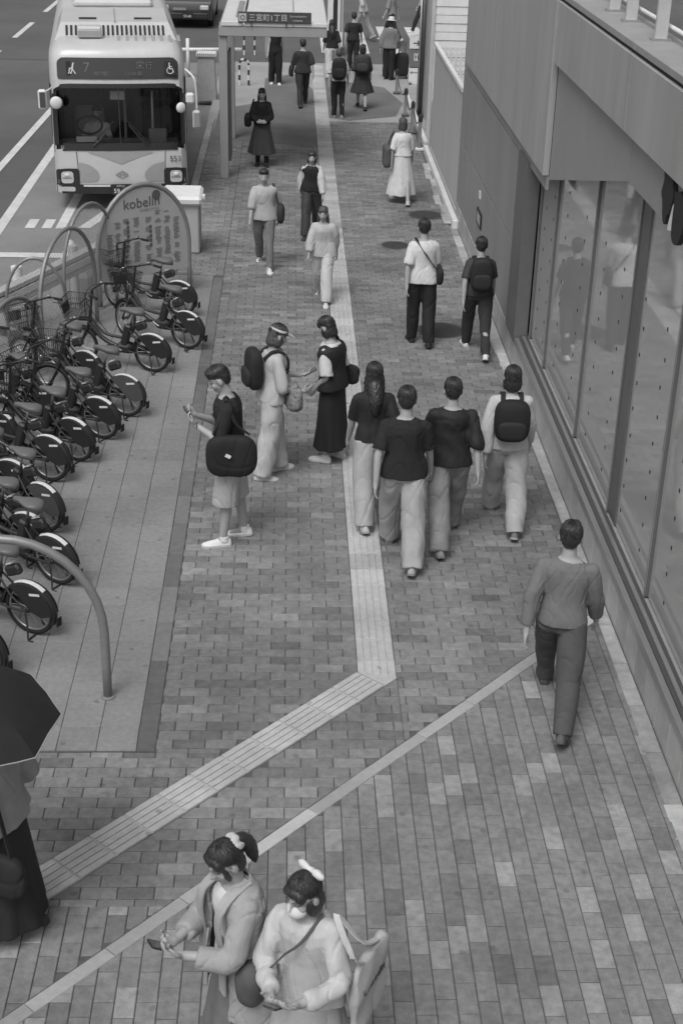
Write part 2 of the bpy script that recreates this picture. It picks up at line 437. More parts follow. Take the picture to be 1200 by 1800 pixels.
m_iron = mat('cast_iron', .075, .7, .2, 30, .5, 120, metal=.3)
m_iron2 = mat('cast_iron_ring', .12, .7, .2, 30, .4, 120, metal=.2)
for x, y, r, lb in ((2.29, 23.46, .27, 'round iron manhole cover farthest up, beside the white curb'), (1.66, 21.6, .2, 'small round manhole cover to the left of the white-shirted walker'),
                    (1.99, 17.62, .29, 'round patterned manhole cover beside the feet of the white-shirted walker')):
    t = thing('manhole_cover', lb, 'manhole cover', (x, y, 0), group='manhole covers in the brick pavement')
    MB().lathe([(r + .03, -.01), (r + .03, .004), (r + .005, .004), (r + .005, -.01)], seg=32, caps=False).build('rim', m_iron2, t, smooth=40)
    mb = MB().lathe([(r, -.01), (r, .005)], seg=32)
    for i in range(-4, 5):
        for k in range(-4, 5):
            u, v = i * r * .21, k * r * .21
            if math.hypot(u, v) < r * .88: mb.box((u, v, .006), (r * .12, r * .12, .004), rz=.785)
    mb.build('lid', m_iron, t)

# ================================================================== building on the right
m_panel = mat('metal_panel', .27, .5, .04, 3, .05, 60, spec=.4, stain=.11, stain_scale=1.6, stretch=(1, 1, .3))
m_panel2 = mat('metal_panel_upper', .38, .5, .03, 3, .04, 60, spec=.4, stain=.13, stain_scale=2.2, stretch=(1, 1, .18))
m_panel3 = mat('soffit_panel', .30, .55, .03, 3, spec=.35, stain=.05)
m_joint2 = mat('panel_joint', .03, .8)
m_tilew = mat('wall_tile', .42, .45, .07, 9, .1, 80, attr=True, stain=.15, stain_scale=3)
m_steel = mat('brushed_steel', .5, .35, .06, 30, metal=.8, stretch=(1, .05, 1))
m_steel_d = mat('dark_steel', .12, .4, .05, 20, metal=.5)
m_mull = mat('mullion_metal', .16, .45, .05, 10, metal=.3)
m_pane = glass('shop_glass', 3.2, .85, .035, .97, film=.72)
m_blind = mat('blind_fabric', .42, .9, .05, 6, stain=.05)
m_int = mat('shop_interior', .3, .9, .1, 2)
m_dark = mat('flat_black', .03, .6, .05)
m_white = mat('white_paint', .70, .5, .05, 8, stain=.07, stain_scale=3)
m_cream = mat('pale_grey_paint', .5, .5, .05, 8, stain=.07, stain_scale=3)

bld = thing('shop_building', 'grey metal panelled building with tall glass shopfront along the right side', 'building', (2.75, 14, 0))
BO = Vector((2.75, 14, 0))
def bb(c, d, **k): return MB().box((c[0] - BO.x, c[1] - BO.y, c[2]), d, **k)
# low tiled plinth
for k in range(54):
    y = 23.1 - (k + .5) * .36
    if y < 4: break
    bb((2.765, y, .155), (.04, .354, .33), tone=rng.choice((.88, .95, 1, 1.06)), bevel=.003).build('plinth_tile', m_tilew, bld, tone=True)
bb((2.88, 13.5, .17), (.19, 19.2, .34)).build('plinth', m_joint2, bld)
# lower metal panels (far part)
yj = [23.1, 22.4, 19.55, 16.95]
for (z0, z1) in ((.335, 1.335), (1.345, 2.44)):
    for a, b_ in zip(yj, yj[1:]):
        bb((2.765, (a + b_) / 2, (z0 + z1) / 2), (.03, a - b_ - .008, z1 - z0 - .012), bevel=.003).build('wall_panel', m_panel, bld)
bb((2.86, 20.03, 2.0), (.14, 6.13, 3.3)).build('panel_backing', m_joint2, bld)
bb((2.768, 19.12, 2.53), (.03, 7.96, .15)).build('band_panel', m_panel, bld)
bb((2.768, 22.83, 3.5), (.03, .54, 1.79)).build('band_panel', m_panel, bld)
# upper panels, proud of the wall
for a, b_ in ((22.55, 19.45), (19.44, 15.13)):
    bb((2.74, (a + b_) / 2, 3.5), (.07, a - b_, 1.78), bevel=.004).build('upper_panel', m_panel2, bld)
bb((2.83, 19.1, 3.5), (.11, 7.9, 1.72)).build('panel_backing', m_joint2, bld)
# fascia with coping over the shopfront
for a, b_ in ((15.06, 11.61), (11.6, 8.0), (7.99, 4.0)):
    bb((2.74, (a + b_) / 2, 4.09), (.07, a - b_, .60), bevel=.004).build('fascia_panel', m_panel2, bld)
bb((2.80, 9.5, 4.09), (.05, 11.2, .56)).build('panel_backing', m_joint2, bld)
bb((2.80, 13.3, 4.405), (.13, 18.6, .03)).build('shadow_gap', m_joint2, bld)
m_cop = mat('coping_metal', .33, .55, .06, 6, stain=.12, stain_scale=2)
for a, b_ in ((22.6, 19.0), (18.99, 15.1), (15.09, 11.61), (11.6, 8.0), (7.99, 4.0)):
    bb((2.93, (a + b_) / 2, 4.45), (.42, a - b_, .06), bevel=.006).build('coping', m_cop, bld)
# infill panels under the fascia
def yzplate(pts, x0, x1, o=BO):
    V = [(x0 - o.x, p[0] - o.y, p[1]) for p in pts] + [(x1 - o.x, p[0] - o.y, p[1]) for p in pts]; n = len(pts)
    F = [tuple(range(n)), tuple(range(2 * n - 1, n - 1, -1))] + [(i, i + n, (i + 1) % n + n, (i + 1) % n) for i in range(n)]
    return MB().add(V, F)
yzplate([(15.115, 2.57), (15.115, 3.85), (11.555, 3.85), (11.555, 3.40)], 2.775, 2.80).build('infill_panel', m_panel3, bld)
yzplate([(11.545, 3.40), (11.545, 3.85), (4.0, 3.85), (4.0, 3.38)], 2.775, 2.80).build('infill_panel', m_panel3, bld)
# dark corner post, bottom rail, mullions, panes
bb((2.80, 16.58, 1.42), (.16, .70, 2.16)).build('corner_post', m_mull, bld)
bb((2.772, 16.3, 1.42), (.05, .1, 2.155)).build('corner_trim', m_steel_d, bld)
for k, (x, w, z, mm) in enumerate(((2.755, .05, .375, m_steel), (2.80, .035, .385, m_steel_d), (2.835, .035, .395, m_steel), (2.868, .03, .40, m_steel_d))):
    bb((x, 10.1, z), (w, 12.2, .07)).build('sill_rail', mm, bld)
ym = [16.2, 15.19, 13.2, 11.5, 9.95, 8.2, 6.5, 4.8]
for k, y in enumerate(ym):
    zt = 2.57 if y > 15.1 else 3.9
    bb((2.918, y, (zt + .42) / 2), (.035, .045, zt - .42)).build('mullion', m_mull, bld)
    bb((2.9, y - .012, (zt + .42) / 2), (.012, .012, zt - .44)).build('mullion_cap', m_steel, bld)
for k in range(len(ym) - 1):
    a, b_ = ym[k] - .03, ym[k + 1] + .03; zt = 2.57 if k == 0 else 3.9
    pn = bb((2.935, (a + b_) / 2, (zt + .42) / 2), (.016, a - b_, zt - .42)).build('pane', m_pane, bld)
    mb = MB()
    for i in range(9):
        for q in range(2):
            yy = a - (a - b_) * (.25 + .5 * q) + .02 * math.sin(i * 3 + k); zz = .62 + i * .24
            if zz < zt - .1: mb.box((2.925 - BO.x, yy - BO.y, zz), (.003, .022, .03))
    tag(mb.build('pane_dots', m_dark, pn), kind='stuff')
bb((2.918, 11.33, 2.13), (.014, .26, 3.4)).build('dark_strip', m_mull, bld)  # thin dark strip just in front of the pane, beside a mullion
bb((3.06, 10.2, 2.1), (.03, 12.4, 3.55)).build('blind', m_blind, bld)
bb((3.2, 10.2, .38), (.7, 12.4, .04)).build('shop_floor', m_int, bld)
# roof deck behind the coping and rear volume
bb((5.6, 13.4, 4.30), (5.0, 19.0, .08)).build('roof_deck', mat('roof_deck', .12, .9, .1, 6, .2, 60, stain=.15), bld)
bb((5.9, 13.5, 2.1), (4.6, 19.0, 4.2)).build('rear_wall', m_panel, bld)
# terrace railing on the coping: posts and rods
rail = thing('terrace_railing', 'steel terrace railing with flat posts on top of the grey building', 'railing', (2.95, 12, 4.48), group=None)
for y in (18.6, 16.8, 15.0, 13.55, 12.85, 11.75, 10.2, 8.6):
    MB().box((0, y - 12, .55), (.10, .05, 1.1), bevel=.004).build('post', m_cream, rail)
    MB().box((0, y - 12, .01), (.16, .10, .02)).build('foot_plate', m_steel, rail)
for z in (.10, .4, .75, 1.08): MB().tube([(.09, -4, z), (.09, 7, z)], .018, 8).build('rod', m_white, rail, smooth=True)
# black sign letters on the infill panel, cut by the frame in the photograph
lg = thing('wall_sign', 'black cut-out sign shapes with a white edge on the wall above the glass', 'sign', (2.77, 10.5, 3.4))
def blob(pts, d): return yzplate([(p[0], p[1]) for p in smoothpath([(q[0] + .0, q[1], 0) for q in pts + pts[:1]], 4)[:-1]], 2.775 - d - .01, 2.775 - .004, Vector((2.77, 10.5, 3.4)) * 1)
def blobz(pts, d, m, nm):
    pts = [(p[0] * .957, 6.1 - (6.1 - p[1]) * .957) for p in pts]; pts = [(p[0], min(p[1], 3.80)) for p in pts]
    o = blob(pts, d); o.v = [(v[0], v[1], v[2] - 3.4) for v in o.v]; o.build(nm, m, lg)
blobz([(10.80, 3.78), (10.55, 3.76), (10.50, 3.62), (10.46, 3.55), (10.50, 3.42), (10.56, 3.38), (10.6, 3.3), (10.68, 3.32), (10.74, 3.44), (10.80, 3.5), (10.76, 3.6)], .03, m_dark, 'sign_shape')
blobz([(10.47, 3.47), (10.42, 3.5), (10.42, 3.32), (10.5, 3.28), (10.54, 3.3)], .02, m_white, 'sign_edge')
blobz([(10.40, 3.6), (10.2, 3.62), (10.1, 3.4), (10.2, 3.25), (10.38, 3.28)], .03, m_dark, 'sign_shape')
# small plaque on the panel wall
pq = thing('wall_plaque', 'small dark plaque with a pale label on the grey panel wall', 'plaque', (2.748, 20.15, .72))
MB().box((-.008, .02, .1), (.016, .5, .22)).build('plate', m_dark, pq); MB().box((-.007, .1, .42), (.014, .12, .1)).build('label_card', m_white, pq)
for i in range(4): MB().box((-.018, -.12 + i * .09, .1), (.004, .03, .14)).build('mark', m_cream, pq)

# ================================================================== louvre fence, white curb
m_fence = mat('fence_metal', .34, .6, .06, 10, stain=.1, stain_scale=2)
fen = thing('louvre_fence', 'pale grey louvred metal fence beyond the panelled wall', 'fence', (2.78, 25.7, 0))
for y in (23.3, 24.9, 26.5, 28.1): MB().box((.04, y - 25.7, 1.08), (.05, .05, 1.96)).build('post', m_cream, fen)
MB().box((0.0, 0, 2.08), (.07, 4.95, .06)).build('top_rail', m_white, fen)
MB().box((0.0, 0, .13), (.05, 4.9, .05)).build('bottom_rail', m_cream, fen)
mb0 = MB().box((0, 0, 0), (.035, 4.86, .012), ry=R(-38)); me0 = mb0.mesh('slat'); me0.materials.append(m_fence)
for k in range(56):
    o = bpy.data.objects.new('slat', me0); COL.objects.link(o); o.parent = fen; o.location = (0, 0, .18 + k * .0335)
MB().box((.035, 0, 1.08), (.006, 4.86, 1.9)).build('backing_sheet', m_fence, fen)
cb = MB().box((2.70, 25.5, .05), (.09, 5.7, .16), bevel=.012).build('white_curb', m_white); tag(cb, 'white painted concrete curb under the louvred fence', 'curb')
cb = MB().box((2.74, 31.6, .04), (.09, 5.6, .14), bevel=.012).build('white_curb', m_white); tag(cb, 'white painted concrete curb behind the row of chained posts', 'curb')
ws = MB()
for k in range(7): ws.box((2.60 + .03 * math.sin(k * 2.1), 23.2 + k * .62, .012), (.12, .58, .03), bevel=.006, tone=rng.choice((.8, .95, 1.05)))
o = ws.build('gutter_stones', m_kerb, None, tone=True, origin=False); o['kind'] = 'structure'
# lattice fence across the end, white boarded shed behind it
lat = thing('lattice_fence', 'white perforated lattice fence joining the end of the louvred fence', 'fence', (3.3, 28.35, 0))
mb = MB()
for k in range(12): mb.box((-.5 + k * .1, 0, 1.5), (.045, .02, 1.0))
for k in range(10): mb.box((.02, .012, 1.02 + k * .105), (1.1, .02, .045))
tag(mb.build('lattice', m_white, lat), kind='stuff')
for x in (-.52, .58): MB().box((x, .03, 1.0), (.06, .06, 2.05)).build('post', m_cream, lat)
MB().box((.02, .01, .5), (1.1, .03, .9)).build('lower_panel', m_panel, lat)
shed = thing('boarded_shed', 'white shed with horizontal boards behind the lattice fence', 'shed', (3.9, 31.0, 0))
for k in range(20): MB().box((0, -.6 - .004 * (k % 2), .1 + k * .165), (1.95, .03, .16), rx=R(-4)).build('board', m_white, shed)
MB().box((0, .35, 1.65), (1.9, 1.8, 3.3)).build('body', m_cream, shed)
MB().box((-.98, -.62, 1.6), (.07, .07, 3.3)).build('corner_trim', m_cream, shed)
pp = thing('lamp_pole', 'tall grey steel pole standing at the corner of the white shed', 'pole', (2.87, 31.9, 0))
MB().tube([(0, 0, 0), (0, 0, 3.4)], .05, 12).build('shaft', m_steel_d, pp, smooth=True); MB().tube([(-.07, -.06, 0), (-.07, -.06, 3.2)], .022, 8).build('conduit', m_steel, pp, smooth=True)
MB().box((0, 0, .02), (.22, .22, .04)).build('base_plate', m_steel_d, pp)

# ================================================================== posts with chain, sign boards
for i, (x, y, h) in enumerate(((2.58, 28.45, .68), (2.56, 30.05, .64), (2.55, 31.9, .58), (2.54, 34.6, .55))):
    ps = thing('barrier_post', ['steel barrier post nearest the louvred fence, on a white foot', 'second steel barrier post along the white curb from the fence',
               'third steel barrier post along the white curb from the fence', 'farthest steel barrier post along the white curb'][i], 'post', (x, y, 0), group='chained posts along the curb')
    MB().tube([(0, 0, 0), (0, 0, h)], .035, 12).build('shaft', m_steel, ps, smooth=60); MB().lathe([(.044, h - .12), (.044, h - .05), (.04, h), (.01, h + .03)]).build('cap', m_dark, ps, smooth=60)
    MB().box((0, 0, .025), (.34 if i == 0 else .16, .12, .05), bevel=.01).build('foot', m_white if i == 0 else m_steel_d, ps)
mb = MB()
pts = [(2.58, 28.45, .58), (2.57, 29.3, .38), (2.56, 30.05, .54), (2.555, 31, .32), (2.55, 31.9, .48), (2.545, 33.2, .26), (2.54, 34.6, .44)]
mb.tube(smoothpath(pts, 8), .014, 6); tag(mb.build('barrier_chain', m_steel_d, None, smooth=True), 'dark chain hanging between the steel barrier posts', 'chain')
sg = thing('direction_sign', 'standing direction sign with an arrow panel and a restroom symbol', 'sign', (3.1, 36.0, 0))
MB().box((0, .06, .55), (.34, .04, 1.1)).build('backboard', m_cream, sg)
MB().box((-.01, -.01, .97), (.36, .02, .26)).build('arrow_panel', m_white, sg)
MB().box((0, -.01, .61), (.36, .02, .40)).build('middle_panel', mat('sign_grey', .16, .5), sg)
MB().box((0, -.01, .19), (.36, .02, .38)).build('lower_panel', m_white, sg)
ar = MB().box((-.03, -.024, .97), (.14, .006, .025)); ar.box((.03, -.024, .995), (.09, .006, .025), ry=R(45)); ar.box((.03, -.024, .945), (.09, .006, .025), ry=R(-45)); ar.build('arrow', m_steel_d, sg)
MB().box((0, -.024, .64), (.13, .006, .17)).build('symbol_card', m_white, sg)
wc = MB()
for x in (-.03, .03): wc.ell((x, -.029, .70), (.014, .004, .014)); wc.box((x, -.029, .65), (.03, .006, .06)); wc.box((x, -.029, .60), (.018, .006, .05))
wc.build('restroom_symbol', m_dark, sg)
ar = MB().box((.0, -.024, .28), (.2, .006, .02)); ar.box((-.12, -.024, .287), (.06, .006, .016), ry=R(-40)); ar.box((-.12, -.024, .272), (.06, .006, .016), ry=R(40)); ar.build('lower_arrow', m_panel, sg)
for x in (-.14, .14): MB().box((x, .03, .02), (.06, .3, .04)).build('foot', m_steel_d, sg)
o = MB().box((3.45, 36.6, .2), (.5, .6, .4), bevel=.03).build('concrete_block', m_kerb); tag(o, 'low pale concrete block beside the direction sign', 'block')
bn = thing('banner_stand', 'tall narrow vertical banner sign behind the crowd at top centre', 'banner', (1.25, 41.2, 0))
MB().box((0, 0, 1.05), (.42, .05, 1.9)).build('panel', m_white, bn); MB().box((0, -.03, 1.2), (.12, .01, 1.3)).build('stripe', m_dark, bn); MB().box((.16, -.03, 1.2), (.06, .01, 1.4)).build('stripe', m_panel, bn)
MB().box((0, 0, .05), (.5, .4, .1)).build('base', m_steel_d, bn)

# ================================================================== bus shelter
m_shel = mat('shelter_metal', .33, .5, .04, 8, stain=.05)
m_roof = mat('shelter_roof', .62, .5, .04, 6, stain=.08, stain_scale=2)
sh = thing('bus_shelter', 'bus stop shelter with white flat roof on grey steel posts', 'shelter', (-1.16, 25.8, 0))
for y in (0, 3.4): MB().box((0, y + .12, 1.27), (.15, .16, 2.54), bevel=.008).build('post', m_shel, sh)
MB().box((.87, .05, 2.56), (1.87, .12, .16), bevel=.006).build('front_beam', m_shel, sh)
MB().box((.87, 3.6, 2.56), (1.87, .12, .16), bevel=.006).build('rear_beam', m_shel, sh)
MB().box((0, 1.85, 2.56), (.13, 3.4, .15)).build('side_beam', m_shel, sh)
MB().box((-.02 + .36 / 2, 1.85, 2.685), (.36, 3.75, .08), bevel=.01).build('roof_panel', m_roof, sh)
MB().box((.80, 1.85, 2.682), (.84, 3.75, .075), bevel=.01).build('roof_panel', m_roof, sh)
MB().box((1.52, 1.85, 2.68), (.58, 3.75, .07), bevel=.01).build('roof_panel', m_roof, sh)
MB().box((.26, 1.6, 2.735), (.10, 2.2, .02)).build('gutter_slot', m_panel, sh)
MB().box((.10, .35, 1.25), (.04, .5, 1.9)).build('timetable_panel', m_steel_d, sh)
sb = MB().box((.90, -.03, 2.80), (1.26, .05, .18), bevel=.004).build('name_board', mat('board_grey', .07, .5), sh)
mt = Matrix.Translation((.45, -.062, 2.755)) @ Matrix.Rotation(R(90), 4, 'X')
MB().text('三宮町1丁目', mt, .125, .003, sx=.98).build('lettering', mat('lettering_grey', .55, .6), sb)
MB().box((.35, -.058, 2.80), (.13, .006, .13)).build('stop_emblem', m_cream, sb)
mb = MB()
for a in range(12): mb.box((.35 + .035 * math.cos(a * .5236), -.064, 2.80 + .035 * math.sin(a * .5236)), (.014, .006, .014))
mb.build('emblem_ring', m_steel_d, sb)
mt = Matrix.Translation((1.16, -.062, 2.815)) @ Matrix.Rotation(R(90), 4, 'X')
MB().text('Sannomiyacho', mt, .05, .002).build('lettering', MATS['lettering_grey'], sb)
mt = Matrix.Translation((1.2, -.062, 2.745)) @ Matrix.Rotation(R(90), 4, 'X')
MB().text('1-chome', mt, .05, .002).build('lettering', MATS['lettering_grey'], sb)
for x in (.5, 1.1): MB().box((x, -.04, 2.685), (.02, .02, .07)).build('board_leg', m_steel_d, sh)

# ================================================================== striped hoops, posts, kiosk-like column, guard rails by the bus
m_stripe = mat('hoop_black', .04, .5)
def striped(name, label, path, r, loc, group):
    t = thing(name, label, 'hoop' if 'hoop' in name else 'post', loc, group=group); P = [np.array(p) for p in path]
    n = len(P) - 1
    for k in range(n): MB().tube([P[k], P[k + 1]], r, 8).build('band', m_stripe if k % 2 else m_white, t, smooth=60)
    return t
hp = [(-.11, 0, 0), (-.11, 0, .12), (-.11, 0, .24), (-.11, 0, .36), (-.11, 0, .47)] + arc((0, 0, .5), .11, 170, 10, 4) + [(.11, 0, .47), (.11, 0, .36), (.11, 0, .24), (.11, 0, .12), (.11, 0, 0)]
striped('striped_hoop', 'black and white striped hoop bollard on the pale paving behind the shelter post', hp, .026, (-1.09, 35.4, 0), 'striped bollards')
for i, x in enumerate((-1.55, -1.25, -.96)):
    striped('striped_post', ['leftmost striped post half hidden by the shelter post', 'middle striped post seen under the shelter beam', 'rightmost of the striped posts under the shelter beam'][i],
            [(0, 0, .13 * k) for k in range(8)], .024, (x, 40.8 - (2.5 if i == 0 else 0), 0 if i == 0 else -.12), 'striped bollards')
t = thing('curved_pipe_post', 'grey curved pipe rail beside the striped posts under the shelter beam', 'rail', (-.5, 40.2, -.12))
MB().tube(smoothpath([(-.1, 0, 0.0), (-.12, 0, .4), (-.05, 0, .9), (.1, 0, 1.2)], 5), .05, 10).build('pipe', m_shel, t, smooth=True)
t = thing('stone_pillar', 'tapered pale stone pillar with a ribbed cap beside the bus', 'pillar', (-1.9, 33.6, -.02))
MB().loft([[(-.24, -.2, 0), (.24, -.2, 0), (.24, .2, 0), (-.24, .2, 0)], [(-.17, -.14, .95), (.20, -.14, .95), (.20, .14, .95), (-.17, .14, .95)]]).build('shaft', m_lightpave, t)
MB().box((.02, 0, 1.0), (.46, .34, .1), bevel=.02).build('cap', m_white, t)
for k in range(9): MB().box((-.17 + k * .047, -.172, 1.0), (.02, .012, .09)).build('cap_rib', m_panel, t)
t = thing('pipe_guard_rail', 'white pipe guard rail crossing behind the bus mirror', 'rail', (-2.2, 37.2, -.1))
for x in (-.35, .5): MB().tube([(x, 0, 0), (x, 0, 1.3 if x > 0 else .9)], .045, 10).build('post', m_white, t, smooth=True)
MB().tube([(-1.0, 0, .62), (1.0, 0, .66)], .045, 10).build('rail', m_white, t, smooth=True)

# ================================================================== guard rail, concrete blocks, cabinet beside the cycle stand
gd = Vector((.41, .912, 0)).normalized(); gl = Vector((-gd.y, gd.x, 0)); ang = math.atan2(gd.y, gd.x)
gr = thing('guard_rail', 'grey and white ribbed steel guard rail between the bus bay and the cycle stand', 'guard rail', (-3.15, 17.75, 0), ang)
prof = [(0, .40), (-.05, .44), (-.05, .49), (0, .53), (0, .59), (-.05, .63), (-.05, .68), (0, .72)]
rings = [[(x, p[0], p[1]) for p in prof] + [(x, p[0] + .012, p[1]) for p in reversed(prof)] for x in (-3.2, 2.55)]
MB().loft(rings).build('beam', m_cream, gr)
MB().box((-.3, -.052, .56), (5.6, .012, .09)).build('white_band', m_white, gr)
for x in (-2.9, -1.0, .9, 2.4): MB().tube([(x, .09, -.1), (x, .09, .78)], .06, 12).build('post', m_cream, gr, smooth=60)
m_conc = mat('weathered_concrete', .36, .9, .12, 9, .3, 60, stain=.2, stain_scale=3)
for i, (x, y, w, h) in enumerate(((-2.98, 19.2, .34, .42), (-3.5, 17.75, .32, .36))):
    t = thing('concrete_weight', ['eight-sided concrete weight with a white cone top by the middle mesh hoop', 'low concrete weight with a white post behind the left mesh hoops'][i], 'block', (x, y, -.11 if i == 0 else 0), group='concrete weights')
    MB().lathe([(w * 1.05, 0), (w * 1.02, h * .8), (w * .9, h), (w * .3, h + .02)], seg=8).build('block', m_conc, t)
    if i == 0: MB().lathe([(.20, h), (.15, h + .1), (.09, h + .26), (.05, h + .36), (.02, h + .38)], seg=16).build('cone', m_white, t, smooth=50)
    else: MB().tube([(.05, -.05, h), (.05, -.05, h + .4)], .07, 14).build('stub_post', m_white, t, smooth=60)
cbn = thing('roadside_cabinet', 'grey metal cabinet with a white sloping lid behind the round-topped board', 'cabinet', (-1.58, 21.2, 0))
MB().box((0, 0, .38), (.5, .42, .76), bevel=.02).build('body', m_panel2, cbn); MB().box((0, 0, .83), (.60, .56, .14), bevel=.04, rx=R(6)).build('lid', m_white, cbn)
MB().box((.255, 0, .4), (.012, .3, .5)).build('side_hatch', m_panel, cbn); MB().box((.31, -.05, .83), (.05, .12, .05)).build('latch', m_white, cbn)

# ================================================================== city bus
m_bus = mat('bus_paint', .54, .35, .03, 3, spec=.5, coat=.25, stain=.06, stain_scale=2)
m_busg = mat('bus_band_grey', .33, .4, .03, 3, spec=.5, coat=.2)
m_busk = mat('bus_black_trim', .028, .4, .05, 6, spec=.5)
m_rub = mat('black_rubber', .025, .8, .1, 20)
m_led = mat('display_panel', .055, .3, .05, 30, spec=.5)
m_ledt = mat('display_text', .16, .5)
m_wind = glass('windscreen_glass', 1.45, .80, .01)
m_lens = mat('lamp_lens', .55, .15, .1, 40, spec=.7, coat=.5)
m_seat = mat('seat_fabric', .22, .9, .1, 10)
bus = thing('city_bus', 'white city bus with black windscreen surround pulled up at the stop', 'bus', (-2.78, 23.9, -.13), R(7))
W2 = 1.10
PROF = [(.30, .02), (.42, 0.), (.70, -.015), (.98, 0.), (1.02, .005), (1.25, .03), (1.5, .06), (1.75, .09), (1.98, .12), (2.06, .13), (2.2, .15), (2.38, .18), (2.5, .20), (2.57, .24), (2.63, .33), (2.68, .50), (2.70, .75)]
def py(z):
    for (a, ya), (b, yb) in zip(PROF, PROF[1:]):
        if z <= b: return ya + (yb - ya) * max(0, (z - a)) / (b - a)
    return PROF[-1][1]
def ztop(x): 
    e = max(0, abs(x) - .86) / (W2 - .86); return 2.70 - .20 * e ** 2
def S(x, z, off=0.):
    e = abs(x) / W2; cy = .10 * e ** 2 + (.16 * ((e - .9) / .1) ** 2 if e > .9 else 0)
    z = z + .075 * min(1, max(0, (z - .70) / .28)) * min(1, max(0, (2.66 - z) / .16)); return (x, py(z) + cy - off, .30 + (z - .30) * ((ztop(x) - .30) / 2.4))
XS = [-1.1, -1.085, -1.05, -1.0, -.9, -.75, -.55, -.3, 0, .3, .55, .75, .9, 1.0, 1.05, 1.085, 1.1]
ZS = [p[0] for p in PROF]
mb = MB(); nX = len(XS)
V = [S(x, z) for z in ZS for x in XS]; F = []
for j in range(len(ZS) - 1):
    for i in range(nX - 1):
        if ZS[j] >= .97 and ZS[j + 1] <= 1.99 and XS[i] >= -1.05 and XS[i + 1] <= 1.05: continue   # windscreen opening
        F.append((j * nX + i, j * nX + i + 1, (j + 1) * nX + i + 1, (j + 1) * nX + i))
n0 = len(V); BL = 9.4
last = (len(ZS) - 1) * nX
V += [(x, BL, ztop(x)) for x in XS]
for i in range(nX - 1): F.append((last + i, last + i + 1, n0 + i + 1, n0 + i))
for s_, col in ((-1, 0), (1, nX - 1)):        # sides follow the front edge
    n1 = len(V); V += [(s_ * W2, BL, S(s_ * W2, z)[2]) for z in ZS]
    for j in range(len(ZS) - 1):
        q = (j * nX + col, (j + 1) * nX + col, n1 + j + 1, n1 + j); F.append(q if s_ < 0 else tuple(reversed(q)))
n2 = len(V); V += [(-W2, BL, .3), (W2, BL, .3), (W2, BL, 2.5), (-W2, BL, 2.5)]; F.append((n2, n2 + 1, n2 + 2, n2 + 3))
F.append((0, nX - 1, n2 + 1, n2))
mb.add(V, F); body = mb.build('body', m_bus, bus, smooth=35)
def patch(x0, x1, z0, z1, off, r=.0, nx=18, nz=10, sq=None):
    """patch of the front face between the given bounds, with rounded corners"""
    mb = MB(); V = []; F = []
    for j in range(nz + 1):
        for i in range(nx + 1):
            u = i / nx * 2 - 1; v = j / nz * 2 - 1; x = (x0 + x1) / 2 + u * (x1 - x0) / 2; z = (z0 + z1) / 2 + v * (z1 - z0) / 2
            if r > 0:
                hx, hz = (x1 - x0) / 2, (z1 - z0) / 2; dx = abs(u) * hx - (hx - r); dz = abs(v) * hz - (hz - r)
                if dx > 0 and dz > 0:
                    m_ = max(dx, dz); l_ = math.hypot(dx, dz); k = m_ / l_
                    x = (x0 + x1) / 2 + math.copysign(hx - r + dx * k, u); z = (z0 + z1) / 2 + math.copysign(hz - r + dz * k, v)
            V.append(S(x, z, off))
    for j in range(nz):
        for i in range(nx): F.append((j * (nx + 1) + i, j * (nx + 1) + i + 1, (j + 1) * (nx + 1) + i + 1, (j + 1) * (nx + 1) + i))
    return mb.add(V, F)
def rim_patch(x0, x1, z0, z1, x2, x3, z2, z3, off):       # frame between two rectangles
    mb = MB()
    for a, b_, c, d in ((x0, x1, z0, z2), (x0, x1, z3, z1), (x0, x2, z2, z3), (x3, x1, z2, z3)):
        q = patch(a, b_, c, d, off, nx=14 if b_ - a > .5 else 4, nz=10 if d - c > .5 else 3); mb.add(q.v, q.f)
    return mb
rim_patch(-1.085, 1.085, .95, 2.0, -1.0, 1.0, 1.06, 1.93, .012).build('windscreen_surround', m_busk, bus, smooth=True)
ws = patch(-1.04, 1.04, 1.0, 1.97, .006, nx=20).build('windscreen', m_wind, bus, smooth=True)
patch(-.008, .008, 1.04, 1.95, .014, nx=1).build('centre_bar', m_busk, ws, smooth=True)
ds_ = patch(-.97, .99, 2.07, 2.40, .014, .07, nx=26, nz=12).build('destination_display', m_led, bus, smooth=True)
def on_front(x, z, off): 
    p = S(x, z, off); q = S(x, z + .05, off); t = Vector(q) - Vector(p)
    return Matrix.Translation(p) @ Matrix.Rotation(math.atan2(t.z, t.y), 4, 'X')
for tx, x, z, sz in (('7', -.55, 2.18, .22), ('栄', .3, 2.24, .14), ('行', .45, 2.24, .12), ('神戸駅・布引', -.38, 2.13, .075), ('1.5:00 発', .12, 2.13, .075)):
    MB().text(tx, on_front(x, z, .022), sz, .002).build('route_text', m_ledt, ds_)
